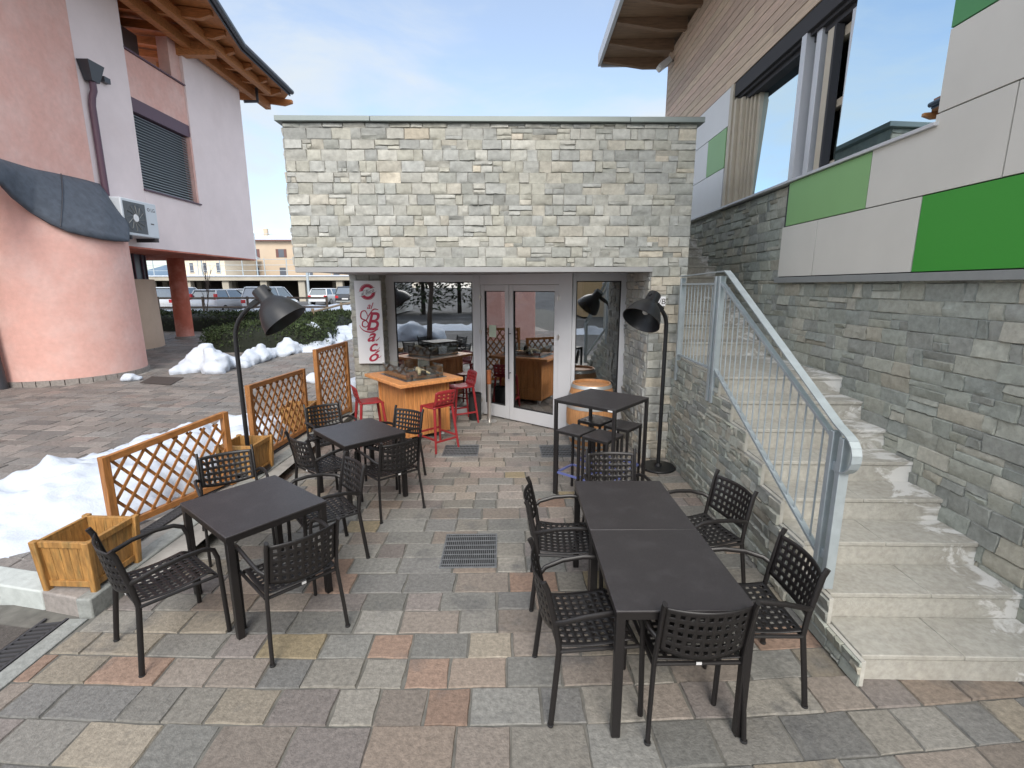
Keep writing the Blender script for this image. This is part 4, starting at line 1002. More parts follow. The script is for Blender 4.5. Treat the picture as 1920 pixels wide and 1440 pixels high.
dup(pl, (-3.05,5.56,.135), radians(-3), 'planter box holding the left floor lamp, between two lattice panels')
dup(pl, (-3.15,7.38,.135), radians(4), 'planter box half hidden behind the middle lattice panel')
# --- fire table
ft = (-1.43,7.60); fa = radians(-52)
T = thing('fire_table', (ft[0],ft[1],0), fa, 'orange wooden fire pit bar table with a glass screened burner', 'table')
w, d, h = 1.28, 1.06, .93       # x along the long side
g = MB(); q = .20
for a in ((-w/2,w/2,-d/2,-d/2+q),(-w/2,w/2,d/2-q,d/2),(-w/2,-w/2+q,-d/2+q,d/2-q),(w/2-q,w/2,-d/2+q,d/2-q)): g.b2(a[0]+.001,a[1]-.001,a[2]+.001,a[3]-.001,h-.05,h)
obj('tabletop', g, m_firet, T, bevel=.008)
bw, bd = .43, .35
for sx, sy, L in ((0,-1,bw),(0,1,bw),(-1,0,bd),(1,0,bd)):
    g = MB(); n = 6
    for i in range(n):
        a0 = -L+2*L*i/n+.002; a1 = -L+2*L*(i+1)/n-.002
        if sy: g.b2(a0,a1,sy*bd-.012,sy*bd+.012,.07,h-.051)
        else: g.b2(sx*bw-.012,sx*bw+.012,a0,a1,.07,h-.051)
    obj('side_boards', g, m_fire, T, bevel=.004)
for sx in (-1,1):
    for sy in (-1,1):
        g = MB(); g.lathe([(0,0),(.034,.004),(.036,.03),(.034,.056),(0,.06)], 16, Matrix.Translation((sx*(bw-.06),sy*(bd-.06)-.0,0)) ); obj('caster', g, m_plate, T)
        g = MB(); g.b2(sx*(bw+.012)-.02,sx*(bw+.012)+.02,sy*(bd+.012)-.02,sy*(bd+.012)+.02,.07,h-.051); obj('corner_post', g, m_fire, T, bevel=.004)
g = MB(); g.b2(-w/2+q-.02,w/2-q+.02,-d/2+q-.02,d/2-q+.02,h-.01,h+.003); obj('burner_plate', g, m_bowl, T)
g = MB(); g.lathe([(.26,.004),(.25,.012),(.18,.022),(0,.03)], 28, Matrix.Translation((0,0,h)) @ Matrix.Diagonal((1,.8,1,1)), cap0=True)
Rp = random.Random(12)
for i in range(120):
    a, r = Rp.uniform(0,2*pi), .24*sqrt(Rp.random()); x, y = r*cos(a), r*sin(a)*.8; s = Rp.uniform(.012,.022); z = h+.03-.06*r*1.2
    g.lathe([(0,-s),(s*.8,-s*.4),(s,.1*s),(s*.6,s*.7),(0,s*.9)], 6, Matrix.Translation((x,y,z)) @ Matrix.Rotation(Rp.uniform(0,3),4,'X'))
obj('pebbles', g, m_peb, T)
g = MB(); g.tube([(-.04,.10,h+.06),(.06,.06,h+.10),(.18,.03,h+.10),(.27,-.03,h+.06)], [.03,.038,.032,.022], 10); g.tube([(.1,.08,h+.1),(.14,.16,h+.06),(.2,.2,h+.03)], .016, 8); lo = obj('log', g, m_log, T)
g = MB(); g.tube([(-.14,-.16,h+.02),(-.13,-.13,h+.10),(-.10,-.10,h+.17)], [.035,.045,.03], 8); g.tube([(-.05,-.12,h+.03),(-.08,-.06,h+.12)], .025, 8); g.tube([(0,.12,h+.05),(.22,.10,h+.07)], .025, 8); obj('charred_log', g, m_char, T)
for x, y in ((-.32,.22),(.36,-.20),(.36,.24)):
    g = MB(); g.lathe([(0,0),(.02,0),(.02,.07),(0,.07)], 12, Matrix.Translation((x,y,h+.003))); obj('knob', g, m_gap, T)
for (x0,x1,y0,y1) in ((-.40,.40,.31,.316),(.394,.40,-.31,.31),(-.40,-.394,-.31,.31),(-.40,.40,-.316,-.31)):
    g = MB(); g.b2(x0,x1,y0,y1,h+.004,h+.19); obj('glass_screen', g, m_glguard, T)
# --- red bar stools
rs = thing('red_bar_stool', (0,0,0), 0, '', 'stool', 'red plastic bar stools around the fire table')
def rseat(u, v): 
    x = (u-.5)*.36*(1-.06*v); y = -.17+.35*v; return V((x, y, .65 - .012*sin(pi*v) - (.03*((v-.85)/.15)**2 if v > .85 else 0)))
g = MB(); g.grid(rseat, 8, 10); obj('seat', g, m_red, rs, solid=.02, ang=60, offset=-1)
def rback(u, v):
    x = (u-.5)*(.36-.0*v); zz = .645+.24*v; y = -.17-.045*v-.02*(1-(2*u-1)**2)*min(1,v*3)+.02*(1-min(1,v*4))
    return V((x, y, zz - (.02*(abs(2*u-1)**4) if v > .9 else 0)))
obj('backrest', perforated(rback, 4, 3, .45, .42, .06, .16), m_red, rs, solid=.014, ang=60)
for sx in (-1,1):
    for sy in (-1,1): g = MB(); g.tube([(sx*.155,sy*.15 if sy > 0 else -.15,.635),(sx*.185,sy*.19,.25),(sx*.205,sy*.215,0)], [.022,.018,.015], 10); obj('leg', g, m_red, rs)
for pa, pb in (((-.185,.19,.235),(.185,.19,.235)),((-.19,-.2,.16),(.19,-.2,.16)),((-.19,-.195,.19),(-.19,.19,.19)),((.19,-.195,.19),(.19,.19,.19))): g = MB(); g.bar(pa, pb, .018, .028); obj('footrest', g, m_red, rs, bevel=.003)
for i, (x, y, a, lb) in enumerate(((-.955,6.82,45,'front red bar stool, seen from behind beside the small drain'),(-2.0,7.12,-62,'red bar stool on the left of the fire table, before the sign'),(-.72,8.2,118,'red bar stool behind the fire table, next to the black bin'))):
    if i == 0: rs.location = (x,y,0); rs.rotation_euler = (0,0,radians(a)); rs['label'] = lb
    else: dup(rs, (x,y,0), radians(a), lb)
# --- bin, ashtray post, barrel
T = thing('waste_bin', (-.50,8.34,0), 0, 'round black bin standing by the door frame', 'bin')
g = MB(); g.lathe([(.0,.004),(.105,.004),(.11,.01),(.113,.46),(.105,.46),(.1,.02),(0,.02)], 28); obj('body', g, m_rub, T); g = MB(); g.lathe([(.114,.43),(.118,.44),(.118,.47),(.112,.475),(.104,.47)], 28); obj('rim', g, m_black, T)
T = thing('ashtray_post', (-.245,8.2,0), 0, 'slim steel ashtray post with copper coloured top by the door', 'ashtray')
g = MB(); g.lathe([(0,0),(.13,0),(.13,.008),(0,.010)], 28); obj('base', g, m_steel, T); g = MB(); g.lathe([(.034,.01),(.034,.66)], 20); obj('post', g, m_steel, T); g = MB(); g.lathe([(.035,.66),(.040,.665),(.040,.90),(.036,.905),(0,.905)], 20); obj('ash_container', g, m_copper, T)
T = thing('wine_barrel', (1.27,6.86,0), 0, 'upright oak wine barrel with steel hoops at the right window', 'barrel')
g = MB(); prof = [(.26+.09*sin(pi*min(1,max(0,k/14))), .95*k/14) for k in range(15)]
prof = [(.27+.085*(1-(2*k/14-1)**2), .95*k/14) for k in range(15)]
g.lathe(prof, 32, cap0=True); g.lathe([(prof[-1][0],.95),(prof[-1][0]-.022,.95),(prof[-1][0]-.024,.915)], 32); obj('staves', g, m_barrel, T)
g = MB(); g.lathe([(0,.914),(.247,.914)], 32); obj('lid', g, m_barrel, T)
def rad(z): return .27+.085*(1-(2*z/.95-1)**2)
for z in (.03,.15,.31,.60,.76,.89):
    g = MB(); g.lathe([(rad(z)+.001,z),(rad(z)+.006,z),(rad(z+.045)+.006,z+.045),(rad(z+.045)+.001,z+.045)], 32); obj('hoop', g, m_hoop, T)
# ------------------------------------------------------------------ snow
def snow_field(name, outline, hmax, seed, label, base=tz, res=.09, edge=.5, kind=None):
    """height field of shovelled snow inside a ground outline"""
    xs = [p[0] for p in outline]; ys = [p[1] for p in outline]
    x0, x1, y0, y1 = min(xs)-.1, max(xs)+.1, min(ys)-.1, max(ys)+.1
    nx, ny = int((x1-x0)/res)+1, int((y1-y0)/res)+1
    def sd(x, y):
        ins = False; best = 1e9; n = len(outline)
        for i in range(n):
            ax, ay = outline[i]; bx, by = outline[(i+1) % n]
            if (ay > y) != (by > y) and x < (bx-ax)*(y-ay)/(by-ay)+ax: ins = not ins
            dx, dy = bx-ax, by-ay; t = max(0, min(1, ((x-ax)*dx+(y-ay)*dy)/(dx*dx+dy*dy+1e-9)))
            best = min(best, (ax+t*dx-x)**2+(ay+t*dy-y)**2)
        return sqrt(best) if ins else -sqrt(best)
    mb = MB(); vs = []; hs = []
    for j in range(ny+1):
        for i in range(nx+1):
            x = x0+i*res; y = y0+j*res
            d = sd(x, y) + .13*noise.noise(V((x*2.3,y*2.3,seed))) + .07*noise.noise(V((x*6,y*6,seed))) + .03*noise.noise(V((x*15,y*15,seed)))
            k = max(0.0, min(1.0, d/edge)); hh = hmax(x, y) if callable(hmax) else hmax
            h = hh*(1-(1-k)**2.2)*(.72+.5*noise.noise(V((x*1.1,y*1.1,seed+3)))+.22*noise.noise(V((x*3.1,y*3.1,seed+5)))+.13*noise.noise(V((x*8,y*8,seed+6)))+.06*noise.noise(V((x*19,y*19,seed+7))))
            hs.append(h if d > 0 else -.05); vs.append(V((x, y, base(x,y)+max(h,0)-.012 if d > 0 else base(x,y)-.03)))
    W = nx+1; fs = []
    for j in range(ny):
        for i in range(nx):
            q = (j*W+i, j*W+i+1, (j+1)*W+i+1, (j+1)*W+i)
            if any(hs[k] > 0 for k in q): fs.append(q)
    mb.add(vs, fs); o = obj(name, mb, m_snow, ang=180)
    return tag(o, label, 'snow') if not kind else tag(o, kind=kind)
def snow_lumps(name, lumps, seed, label, vox=.045):
    """broken snow: many rough lumps fused into one heap"""
    R = random.Random(seed); bm = bmesh.new()
    for (c, r, sq) in lumps:
        M4 = Matrix.Translation(c) @ Matrix.Rotation(R.uniform(0,6),4,'Z') @ Matrix.Rotation(R.uniform(-.4,.4),4,'X') @ Matrix.Diagonal((r*sq[0], r*sq[1], r*sq[2], 1))
        res = bmesh.ops.create_icosphere(bm, subdivisions=3, radius=1, matrix=M4)
        for v in res['verts']:
            dirn = (v.co-V(c)); v.co += dirn*(.38*noise.noise(v.co*2.4/r*.5+V((seed,0,0)))+.26*noise.noise(v.co*6+V((0,seed,0)))+.12*noise.noise(v.co*14+V((0,seed,0))))
    me = bpy.data.meshes.new(name); bm.to_mesh(me); bm.free(); me.materials.append(m_snow)
    o = bpy.data.objects.new(name, me); COL.objects.link(o)
    q = o.modifiers.new('fuse', 'REMESH'); q.mode = 'VOXEL'; q.voxel_size = vox; q.use_smooth_shade = True
    s = o.modifiers.new('soften', 'SMOOTH'); s.iterations = 1; s.factor = .4
    return tag(o, label, 'snow')
snow_field('snow_bank', [(-4.25,3.62),(-5.6,4.1),(-6.4,4.4),(-5.55,5.0),(-5.25,5.7),(-5.2,6.2),(-5.3,6.7),(-5.1,7.3),(-4.7,7.6),(-4.2,7.2),(-3.75,6.4),(-3.5,5.6),(-3.42,4.6),(-3.66,4.2),(-3.9,3.9)], lambda x, y: .37+.16*max(0,noise.noise(V((x*1.6,y*1.6,40)))), 4.0, 'long bank of shovelled snow behind the front planter and lattice panel', edge=.6, res=.05)
snow_lumps('snow_pile', [(gy(440,800,6.9)+V((0,0,-.15)), .30, (1,1,1.1)),(gy(430,835,6.6), .26, (1.1,1,1)),(gy(455,820,6.9)+V((0,0,-.2)), .28, (1,1.1,1)),(V((-3.62,6.5,.2)), .25, (1.3,1.2,.8)),(V((-3.5,6.9,.2)), .22, (1.2,1.2,.9)),(V((-3.45,7.3,.2)),.2,(1.2,1.3,.8)),(V((-3.75,7.1,.2)),.25,(1,1,.9))], 5, 'snow heap behind the floor lamp and middle lattice panel', .05)
for i, (u, v, r, lb) in enumerate(((590,715,.16,'small snow lump seen between the lattice panels'),(668,690,.16,'snow lump lying between the tall lattice and the sign'),(138,714,.10,'tiny snow lump beside the round salmon wall'),(243,713,.13,'small snow lump at the foot of the round wall'))):
    if i == 2: continue
    p = gz(u, v, .15); 
    if i == 1: p = gy(668,690,9.3); p.z = .15+.25
    L_ = [(p+V((0,0,r*.4)), r, (1.2,1,.8)), (p+V((r*.8,.1,r*.2)), r*.7, (1,1,.7)), (p+V((-r*.9,.05,r*.2)), r*.6, (1.3,1,.7))]
    if i == 1: L_ += [(V((p.x,p.y,.3)), .22, (1,1,1.2))]
    snow_lumps('snow_lump', L_, 30+i, lb, .03)
def onp(u, v): 
    p = gz(u, v, .13)
    for _ in range(12): p = gz(u, v, tz(p.x, p.y))
    return p
lm = []; Rl = random.Random(3)
for u, v, top, k in ((340,700,690,.5),(352,694,672,.8),(370,695,655,1.0),(385,694,644,1.1),(400,698,652,1.0),(415,694,668,.9),(432,690,668,.8),(448,688,665,.8),(466,684,655,.8),(484,678,645,.9),(500,672,650,.8),(515,668,655,.8),(530,666,640,.9),(534,664,634,.8),(548,662,652,.6),(557,660,648,.5)):
    p = onp(u, v); sc_ = p.y/F_PX*1.02; hgt = (v-top)*sc_
    lm.append((p+V((0,.15,hgt*.30)), max(.2,hgt*.5), (1.35,1.1,1.0)))
    if hgt > .45: lm.append((p+V((Rl.uniform(-.1,.1),.1,hgt*.74)), hgt*.27, (1,1,1)))
    lm.append((p+V((Rl.uniform(-.15,.15),-.1,.06)), .17*k+.05, (1.2,1,.8)))
snow_lumps('snow_heap', lm, 8, 'large ragged heap of shovelled snow in front of the hedges', .05)
lm = []
for u, v, top in ((566,655,628),(574,651,614),(583,648,618),(595,644,628),(607,640,628),(619,636,624),(631,632,620),(643,628,612),(655,624,612),(668,620,606)):
    p = onp(u, v); hgt = (v-top)*p.y/F_PX; lm.append((p+V((0,.25,hgt*.25)), max(.3,hgt*.7), (1.6,1.2,.9))); lm.append((p+V((Rl.uniform(-.2,.2),.3,hgt*.7)), hgt*.42, (1.2,.8,1.1))); lm.append((p+V((.3,-.1,.0)), .38, (1.5,1.5,.5)))
snow_lumps('snow_ridge', lm, 9, 'low ridge of snow along the wooden rail fence beside the ramp', .07)
# ------------------------------------------------------------------ hedges
def hedge(name, c, size, rz, n, seed, label, leaf=.05):
    T = thing(name, c, rz, label, 'hedge')
    R = random.Random(seed); sx, sy, sz = size
    core = MB()
    def surf(u, v, k):
        a = 2*pi*u; b = pi/2*v; ca_, sa_ = cos(a), sin(a)
        ex = .55; f = lambda t: math.copysign(abs(t)**ex, t)
        p = V((f(ca_)*f(cos(b))*sx/2*k, f(sa_)*f(cos(b))*sy/2*k, f(sin(b))*sz*k))
        return p*(1+.10*noise.noise(V((p.x*1.3,p.y*1.3,p.z*1.3+seed))))
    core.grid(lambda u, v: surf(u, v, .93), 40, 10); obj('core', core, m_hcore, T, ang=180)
    lf = MB()
    for i in range(n):
        p = surf(R.random(), R.random()**.8, R.uniform(.90,1.04)); d = V((R.gauss(0,1),R.gauss(0,1),R.gauss(0,1)+.6)).normalized(); e = d.cross(V((R.gauss(0,1),R.gauss(0,1),R.gauss(0,1)))).normalized()
        l = leaf*R.uniform(.7,1.5); w_ = l*.42; k = R.uniform(.5,1.7); t = (k, k*R.uniform(.95,1.15), k*.9)
        lf.add([p-e*w_, p+d*l-e*w_*.4, p+d*l*1.5, p+d*l*.6+e*w_], [(0,1,2,3)], t)
    obj('foliage', lf, m_leaf, T, smooth=False)
hb = onp(455, 672); hedge('round_hedge', (-8.1,17.4,.22), (4.2,3.2,.85), .1, 9000, 3, 'rounded dark green hedge behind the large snow heap')
hedge('long_hedge', (-13.6,22.6,.36), (12.5,2.6,.80), -.06, 9000, 4, 'long dark hedge behind the red column', .07)
hedge('ramp_hedge', (-7.75,21.5,.3), (1.8,7.0,.85), .05, 6000, 5, 'dark hedge beside the sloping wooden rail fence', .07)
# ------------------------------------------------------------------ rail fences
def rail_fence(name, posts, rails, label, mt, pr=.06, rr=.05):
    T = thing(name, tuple(posts[0][0]), 0, label, 'fence', None)
    for (a, b) in posts:
        g = MB(); g.tube([a, b], pr, 10); obj('post', g, mt, T, world=True)
    for a, b in rails: g = MB(); g.tube([a, b], rr, 8); obj('rail', g, mt, T, world=True)
PZ = .68
ps = []
for x in (-22.5,-20.2,-17.9,-15.6,-13.3,-11.2,-9.2): ps.append((V((x,26.0,.3)), V((x,26.0,1.80))))
rl = [(V((-24,26.0,1.72)),V((-9.2,26.0,1.72))),(V((-24,26.0,1.25)),V((-9.2,26.0,1.25)))]
rail_fence('rail_fence', ps, rl, 'dark wooden rail fence along the edge of the car park', m_fenced)
q = [(onp(537,650),.62),(onp(590,626),1.05),(onp(642,605),1.0),(onp(700,590),1.0)]
ps = [(p-V((0,0,.2)), p+V((0,0,h))) for p, h in q]
rl = []
for (p, h), (p2, h2) in zip(q[:-1], q[1:]):
    rl += [(p+V((0,0,.42)), p2+V((0,0,.42)))] + ([(p+V((0,0,.9)), p2+V((0,0,.9)))] if h > .7 else [])
rail_fence('ramp_fence', ps, rl, 'pale wooden rail fence rising along the ramp beside the stone building', m_fence)
# ------------------------------------------------------------------ car park and beyond
g = MB(); g.grid(lambda u, v: V((-90+87*u, 25.2+74.8*v, PZ)), 1, 1); tag(obj('car_park', g, m_tarm), kind='structure')
g = MB(); g.prism([V((-90,24.0,.0)),V((-90,25.2,PZ-.006)),V((-90,26,PZ-.006)),V((-90,26,0))], (87,0,0)); tag(obj('embankment', g, m_tarm, smooth=False), kind='structure')
snow_field('snow_verge', [(-26,25.0),(-26,27.3),(-5,27.5),(-5,24.4),(-16,24.2)], .5, 14.0, 'strip of snow along the car park edge under the dark fence', base=lambda x, y: max(.45, min(PZ, .45+.3*(y-24.6))), res=.25, edge=.6)
snow_field('snow_drift', [(-14,29.5),(-14,35),(-4.5,35),(-4.5,29)], .5, 17.0, 'snow drift on the car park near the dark car', base=lambda x, y: PZ, res=.3, edge=1.0)
def car(x, y, rz, paint, label, hgt=1.48, tall=False, lamp_high=False):
    T = thing('parked_car', (x,y,PZ), rz, label, 'car', 'cars parked in the car park')
    L, W = 4.2, 1.74; hz = hgt; belt = .92 if not tall else 1.02
    body = MB()                                     # cross sections along the length, rear at y=0, front at y=L
    def sec(yy, zb, zt, w, r):
        hw = w/2; return [V((-hw+r*.6,yy,zb)),V((hw-r*.6,yy,zb)),V((hw,yy,zb+.18)),V((hw,yy,zt-.12)),V((hw-.05,yy,zt)),V((-hw+.05,yy,zt)),V((-hw,yy,zt-.12)),V((-hw,yy,zb+.18))]
    S_ = [(0.0,.42,.80,W-.16),(.06,.30,belt-.03,W-.04),(.5,.26,belt,W),(2.6,.26,belt-.02,W),(3.3,.26,.86,W-.02),(3.95,.28,.74,W-.10),(4.2,.38,.60,W-.34)]
    vs = []; 
    for s in S_: vs += sec(s[0],s[1],s[2],s[3],.1)
    fs = [(7,6,5,4,3,2,1,0), tuple(8*(len(S_)-1)+k for k in range(8))]
    for i in range(len(S_)-1):
        for k in range(8): fs.append((8*i+k, 8*i+(k+1)%8, 8*(i+1)+(k+1)%8, 8*(i+1)+k))
    body.add(vs, fs); bo = obj('body', body, m_car[paint], T, ang=40, bevel=.03)
    hb_, ht = W/2-.06, W/2-.24; y0, y1, y2, y3 = (.10,.42,2.35,3.15) if not tall else (.06,.24,2.4,3.1)
    gl = MB(); gl.hexa([V((-hb_,y0,belt-.03)),V((hb_,y0,belt-.03)),V((hb_,y3,belt-.05)),V((-hb_,y3,belt-.05)),V((-ht,y1,hz-.05)),V((ht,y1,hz-.05)),V((ht,y2,hz-.05)),V((-ht,y2,hz-.05))]); obj('windows', gl, m_glcar, T, bevel=.02)
    rf = MB(); rf.hexa([V((-ht-.03,y1-.10,hz-.055)),V((ht+.03,y1-.10,hz-.055)),V((ht+.03,y2+.03,hz-.055)),V((-ht-.03,y2+.03,hz-.055)),V((-ht+.05,y1+.05,hz)),V((ht-.05,y1+.05,hz)),V((ht-.05,y2-.15,hz)),V((-ht+.05,y2-.15,hz))])
    for sx in (-1,1):
        for (pa, pb) in (((sx*(hb_+.005),y0+.0,belt-.03),(sx*(ht+.01),y1-.02,hz-.03)),((sx*(hb_+.008),1.35,belt-.04),(sx*(ht+.012),1.32,hz-.04)),((sx*(hb_+.005),y3,belt-.05),(sx*(ht+.01),y2+.02,hz-.04))): rf.bar(pa, pb, .075, .05)
    obj('roof', rf, m_car[paint], T, bevel=.015)
    for sx in (-1,1):
        g = MB()
        if lamp_high: g.b2(sx*(W/2-.13)-.09,sx*(W/2-.13)+.09,y0-.0,y0+.12,belt-.02,belt+.30)
        else: g.b2(sx*(W/2-.17)-.14,sx*(W/2-.17)+.14,-.008,.10,.66,.86)
        obj('tail_light', g, m_tail, T, bevel=.02)
        for yy in (.75,3.35):
            Mw = Matrix.Translation((sx*(W/2-.09),yy,.31)) @ Matrix.Rotation(pi/2,4,'Y')
            g = MB(); g.lathe([(0,-.10),(.26,-.10),(.31,-.07),(.31,.07),(.26,.10),(0,.10)], 20, Mw); wh = obj('wheel', g, m_rub, T)
            g = MB(); g.lathe([(0,.106*sx),(.19,.104*sx),(.20,.09*sx)], 16, Mw); obj('rim', g, m_hoop, wh)
    g = MB(); g.b2(-.26,.26,-.012,.02,.56,.67); obj('number_plate', g, m_plate, T)
    g = MB(); g.b2(-W/2+.1,W/2-.1,-.03,.06,.32,.46); obj('bumper', g, m_trim if paint != 'white' else m_car[paint], T, bevel=.02)
    return T
car(-20.9,30.5,-.05,'white','white car partly hidden behind the red column',1.60,True)
car(-17.05,28.3,-.08,'silver','silver estate car with high red tail lights behind the dark fence',1.47,lamp_high=True)
car(-14.5,29.2,-.02,'white','white boxy car behind the shade of the left floor lamp',1.62,True)
car(-16.0,43,-.10,'white','pale hatchback right of the grey lamp post',1.46)
car(-13.0,41,-.06,'dark','dark estate car beside the sign board',1.62,True)
car(-21.5,40,.05,'silver','distant grey car between the silver and white cars',1.45)
# parking deck
T = thing('parking_deck', (-30,57,PZ), 0, 'two level concrete parking deck with a snowy parapet', 'parking garage')
g = MB(); g.b2(-75,-4,55,75,2.95,3.38); obj('slab', g, m_conc, T, world=True, smooth=False)
g = MB(); g.b2(-75,-4,54.9,55.6,3.382,3.5); g.b2(-75,-4,55.6,75,3.382,3.42); obj('snow_cover', g, m_snow, T, world=True, smooth=False)
g = MB()
for i in range(17): x = -72+4.15*i; g = MB(); g.b2(x-.35,x+.35,55.3,56,PZ,2.95); obj('pillar', g, m_conc, T, world=True, smooth=False); g = MB(); g.b2(x+1.1,x+1.7,62,62.6,PZ,2.95); obj('pillar', g, m_conc, T, world=True, smooth=False)
g = MB(); g.b2(-75,-4,70,70.4,PZ,2.95); obj('rear_wall', g, m_concd, T, world=True, smooth=False)
g = MB()
for i in range(30): x = -74+2.4*i; g.tube([(x,55.2,3.5),(x,55.2,5.3)], .05, 6)
for z in (4.0,4.6,5.2): g.tube([(-75,55.2,z),(-4,55.2,z)], .03, 6)
obj('railing', g, m_galv, T, world=True)
g = MB()
for x in (-33,-27): g.tube([(x,55.6,3.5),(x,55.6,8.0)], .07, 6)
g.tube([(-38,55.6,7.9),(-15,55.6,7.9)], .04, 6); obj('net_pole', g, m_galv, T, world=True)
def house(name, x0, x1, y, dep, z1, wallm, label, rows, snow=True, cat='house'):
    T = thing(name, ((x0+x1)/2,y,PZ), 0, label, cat)
    g = MB(); g.b2(x0,x1,y,y+dep,0,z1); obj('wall', g, wallm, T, world=True, smooth=False)
    g = MB(); rz0 = z1; P = [V((x0-.6,y-.6,rz0)),V((x0-.6,y+dep/2,rz0+dep*.18)),V((x0-.6,y+dep+.6,rz0))]; g.prism(P, (x1-x0+1.2,0,0)); rf = obj('roof', g, m_snow if snow else m_tile, T, world=True, smooth=False)
    g = MB(); g.b2(x0-.6,x1+.6,y-.66,y-.5,rz0-.2,rz0+.02); obj('eave', g, m_shut, rf)
    for q in (.22,.72): g = MB(); xx = x0+(x1-x0)*q; g.b2(xx-.3,xx+.3,y+2,y+2.6,rz0+.4,rz0+2.0); obj('chimney', g, wallm, rf)
    for (z, w, h, n, sh) in rows:
        for i in range(n):
            xc = x0+(x1-x0)*(i+.5)/n; g = MB(); g.b2(xc-w/2,xc+w/2,y-.03,y+.05,z,z+h); wn = obj('window', g, m_win, T, world=True)
            g = MB()
            if sh: g.b2(xc-w/2-w*.45,xc-w/2,y-.06,y-.002,z,z+h); g.b2(xc+w/2,xc+w/2+w*.45,y-.06,y-.002,z,z+h)
            else: g.b2(xc-w/2-.1,xc+w/2+.1,y-.08,y-.002,z-.12,z)
            obj('shutter' if sh else 'sill', g, m_shut if sh else m_conc, wn)
house('apartment_house', -46.5, -12, 82, 12, 9.6, m_tan, 'long tan house with snowy roof behind the parking deck', [(3.8,1.0,1.5,8,False),(6.9,.9,1.3,8,True)])
house('cream_house', -47, -39.5, 72, 9, 6.6, m_crm, 'small cream house with narrow windows beyond the deck', [(4.3,.5,1.3,4,False)])
T = thing('street_lamp', (-19.2,46,PZ), 0, 'thin blue grey lamp post in the car park', 'lamp post')
p = gy(578,540,46); g = MB(); g.tube([(p.x,46,PZ),(p.x,46,4.2)], .11, 10); T.location = (p.x,46,PZ); obj('pole', g, m_galv, T, world=True); g = MB(); g.bar((p.x,46,4.15),(p.x+.5,46,4.25),.2,.1); obj('head', g, m_galv, T, world=True)
# sapling, bare trees
def bare_tree(name, loc, h, seed, label, r0=.06, depth=4, spread=.55):
    T = thing(name, loc, 0, label, 'tree'); R = random.Random(seed); tr = MB(); br = MB()
    def grow(p, d, l, r, k, mb):
        pts = [p]; q = p
        for i in range(4): d = (d+V((R.gauss(0,.08),R.gauss(0,.08),R.gauss(0,.05)+.03))).normalized(); q = q+d*l/4; pts.append(q)
        mb.tube(pts, [r*(1-.13*i) for i in range(5)], 6 if k else 8)
        if k < depth:
            for i in range(3 if k else 6):
                t = R.uniform(.35,1) if k else R.uniform(.3,1); b = pts[min(4,int(t*4))]
                a = R.uniform(0,2*pi); e = (d+V((cos(a),sin(a),.25))*spread*R.uniform(.7,1.4)).normalized(); grow(b, e, l*R.uniform(.4,.62), r*.48, k+1, br)
    grow(V((0,0,0)), V((0,0,1)), h*.62, r0, 0, tr); obj('trunk', tr, m_bark, T); obj('crown', br, m_bark, T)
bare_tree('sapling', tuple(V((gy(383,570,24.6).x,24.6,.5))), 3.6, 2, 'thin bare sapling in front of the silver estate car', .03, 2, .25)
for i, (x, y, h) in enumerate(((-50,66,6.5),(-54,70,7.5),(-47.8,90,9))): bare_tree('bare_tree', (x,y,PZ), h, 20+i, ['bare leafless tree left of the cream house, the nearer one','bare leafless tree left of the cream house, the taller one','bare tree showing behind the cream house'][i], .16, 3)
g = MB(); vs = []; n = 80
for i in range(n+1):
    x = -900+1800*i/n; hh = 28+26*noise.noise(V((x*.006,0,1)))+9*noise.noise(V((x*.02,4,1))); vs += [V((x,640,-5)), V((x,640+90,max(8,hh)))]
g.add(vs, [(2*i,2*i+2,2*i+3,2*i+1) for i in range(n)]); tag(obj('hills', g, m_hill), kind='structure')
# ------------------------------------------------------------------ behind the viewer: what the glass mirrors
house('ochre_house', 6, 34, -34, 12, 10.5, m_yellowb, 'ochre house across the street mirrored in the right window', [(1.6,1.1,1.8,7,False),(5.0,1.1,1.8,7,False),(7.9,1.1,1.4,7,False)], cat='house')
house('white_house', -24, -9, -32, 10, 8.5, m_white, 'white house across the street mirrored in the left window', [(1.6,1.1,1.6,4,True),(4.9,1.1,1.6,4,True)])
def conifer(loc, h, r, seed, label):
    T = thing('conifer', loc, 0, label, 'tree', 'conifers across the street'); R = random.Random(seed); tr = MB(); tr.tube([(0,0,0),(0,0,h*.95)], [.2,.04], 8); obj('trunk', tr, m_bark, T)
    cr = MB()
    for i in range(2600):
        t = R.random()**.8; z = h*(.1+.9*t); rr = r*(1-t)**.85*sqrt(R.uniform(.2,1)); a = R.uniform(0,2*pi); p = V((rr*cos(a),rr*sin(a),z-.25*rr)); d = V((cos(a),sin(a),-.35+R.gauss(0,.2))).normalized(); e = d.cross(V((0,0,1))).normalized()*.16; l = R.uniform(.3,.6); k = R.uniform(.5,1.6)
        cr.add([p-e, p+d*l, p+e], [(0,1,2)], (k,k*1.05,k))
    obj('crown', cr, m_leaf, T, smooth=False)
for i, (x, y, h) in enumerate(((-7,-26,10),(-4,-28,12),(-.5,-27,11),(2.5,-29,12))): conifer((x,y,-.12), h, 3.0, 50+i, ['leftmost dark conifer across the street','tall dark conifer right of the leftmost one','third dark conifer across the street','rightmost dark conifer beside the ochre house'][i])
bare_tree('street_tree', (-3.4,-5.0,-.1), 7, 31, 'bare street tree mirrored in the left window', .13, 3)
snow_field('street_snow', [(-14,-9.5),(16,-9.8),(16,-11.5),(-14,-11.2)], .40, 33.0, 'ridge of ploughed snow along the far side of the street', base=lambda x, y: -.12, res=.3, edge=.9)
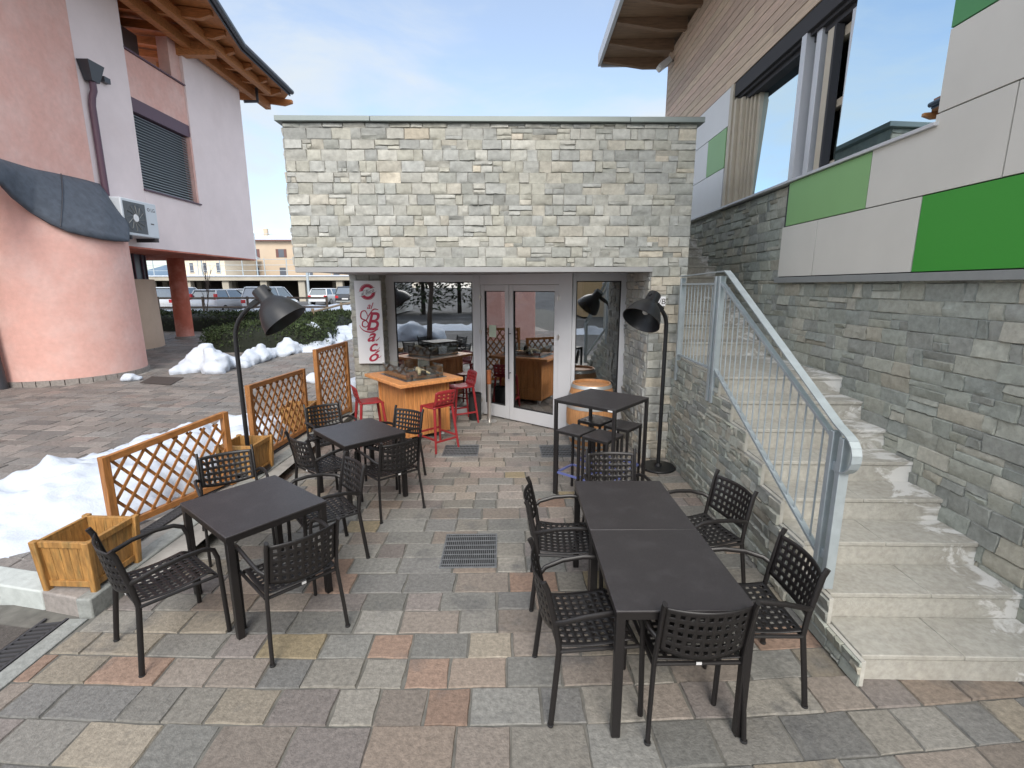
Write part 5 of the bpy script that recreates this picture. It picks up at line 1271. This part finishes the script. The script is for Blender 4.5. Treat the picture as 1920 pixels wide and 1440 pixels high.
snow_lumps('street_snow_heap', [(V((-4.2,-5.2,.1)),.6,(1.4,1,.9)),(V((-3.2,-5.6,.0)),.5,(1.3,1,.8)),(V((-5.1,-5.4,-.1)),.45,(1.2,1,.8))], 44, 'heap of snow around the street tree mirrored in the window', .12)
# ------------------------------------------------------------------ sky and sun
SUN_EL, SUN_AZ = radians(38), radians(178)     # azimuth measured from +Y clockwise: behind the viewer, slightly left
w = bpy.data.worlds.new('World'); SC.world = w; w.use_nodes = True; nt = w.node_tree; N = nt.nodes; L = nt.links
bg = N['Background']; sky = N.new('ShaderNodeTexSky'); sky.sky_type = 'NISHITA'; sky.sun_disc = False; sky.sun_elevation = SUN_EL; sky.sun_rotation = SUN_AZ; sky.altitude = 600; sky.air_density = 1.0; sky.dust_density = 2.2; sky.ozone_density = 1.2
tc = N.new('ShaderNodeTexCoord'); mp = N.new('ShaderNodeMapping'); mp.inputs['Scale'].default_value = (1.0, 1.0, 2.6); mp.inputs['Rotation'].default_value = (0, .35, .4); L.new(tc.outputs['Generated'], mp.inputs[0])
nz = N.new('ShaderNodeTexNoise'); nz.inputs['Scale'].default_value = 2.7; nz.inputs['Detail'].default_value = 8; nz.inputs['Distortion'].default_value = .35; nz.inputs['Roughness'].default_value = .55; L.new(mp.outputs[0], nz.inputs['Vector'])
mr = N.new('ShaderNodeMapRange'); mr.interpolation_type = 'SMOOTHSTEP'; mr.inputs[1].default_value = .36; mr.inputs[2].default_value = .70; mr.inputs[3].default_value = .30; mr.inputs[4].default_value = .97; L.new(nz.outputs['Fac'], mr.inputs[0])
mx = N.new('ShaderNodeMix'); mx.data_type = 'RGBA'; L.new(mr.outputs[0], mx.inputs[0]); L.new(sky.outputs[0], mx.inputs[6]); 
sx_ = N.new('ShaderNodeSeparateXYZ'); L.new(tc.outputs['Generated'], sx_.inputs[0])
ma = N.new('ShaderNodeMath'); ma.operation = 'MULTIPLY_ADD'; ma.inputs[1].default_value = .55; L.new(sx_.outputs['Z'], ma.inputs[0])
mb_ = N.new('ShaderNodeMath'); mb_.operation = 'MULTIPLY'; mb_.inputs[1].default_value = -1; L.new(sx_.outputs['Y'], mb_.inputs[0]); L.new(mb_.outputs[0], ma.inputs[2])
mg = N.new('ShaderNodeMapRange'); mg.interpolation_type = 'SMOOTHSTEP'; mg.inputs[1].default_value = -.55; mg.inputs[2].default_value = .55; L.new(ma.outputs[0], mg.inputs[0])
mc = N.new('ShaderNodeMix'); mc.data_type = 'RGBA'; mc.inputs[6].default_value = (2.95, 3.2, 3.4, 1); mc.inputs[7].default_value = (7.4, 7.6, 7.8, 1); L.new(mg.outputs[0], mc.inputs[0]); L.new(mc.outputs[2], mx.inputs[7])  # clouds behind and overhead, out of view, brightened to light the scene
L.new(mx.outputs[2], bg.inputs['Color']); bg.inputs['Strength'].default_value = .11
sl_ = bpy.data.lights.new('sun', 'SUN'); so_ = bpy.data.objects.new('sun', sl_); COL.objects.link(so_); sl_.energy = 1.4; sl_.angle = radians(28); sl_.color = (1, .95, .88)
sdv = V((sin(SUN_AZ)*cos(SUN_EL), cos(SUN_AZ)*cos(SUN_EL), sin(SUN_EL)))
so_.rotation_euler = (-sdv).to_track_quat('-Z', 'Y').to_euler(); so_.location = (0,0,20)
SC.view_settings.view_transform = 'Standard'; SC.view_settings.look = 'None'; SC.view_settings.gamma = 1; SC.view_settings.exposure = 1.3
SC.cycles.max_bounces = 8; SC.cycles.transparent_max_bounces = 12; SC.cycles.glossy_bounces = 4
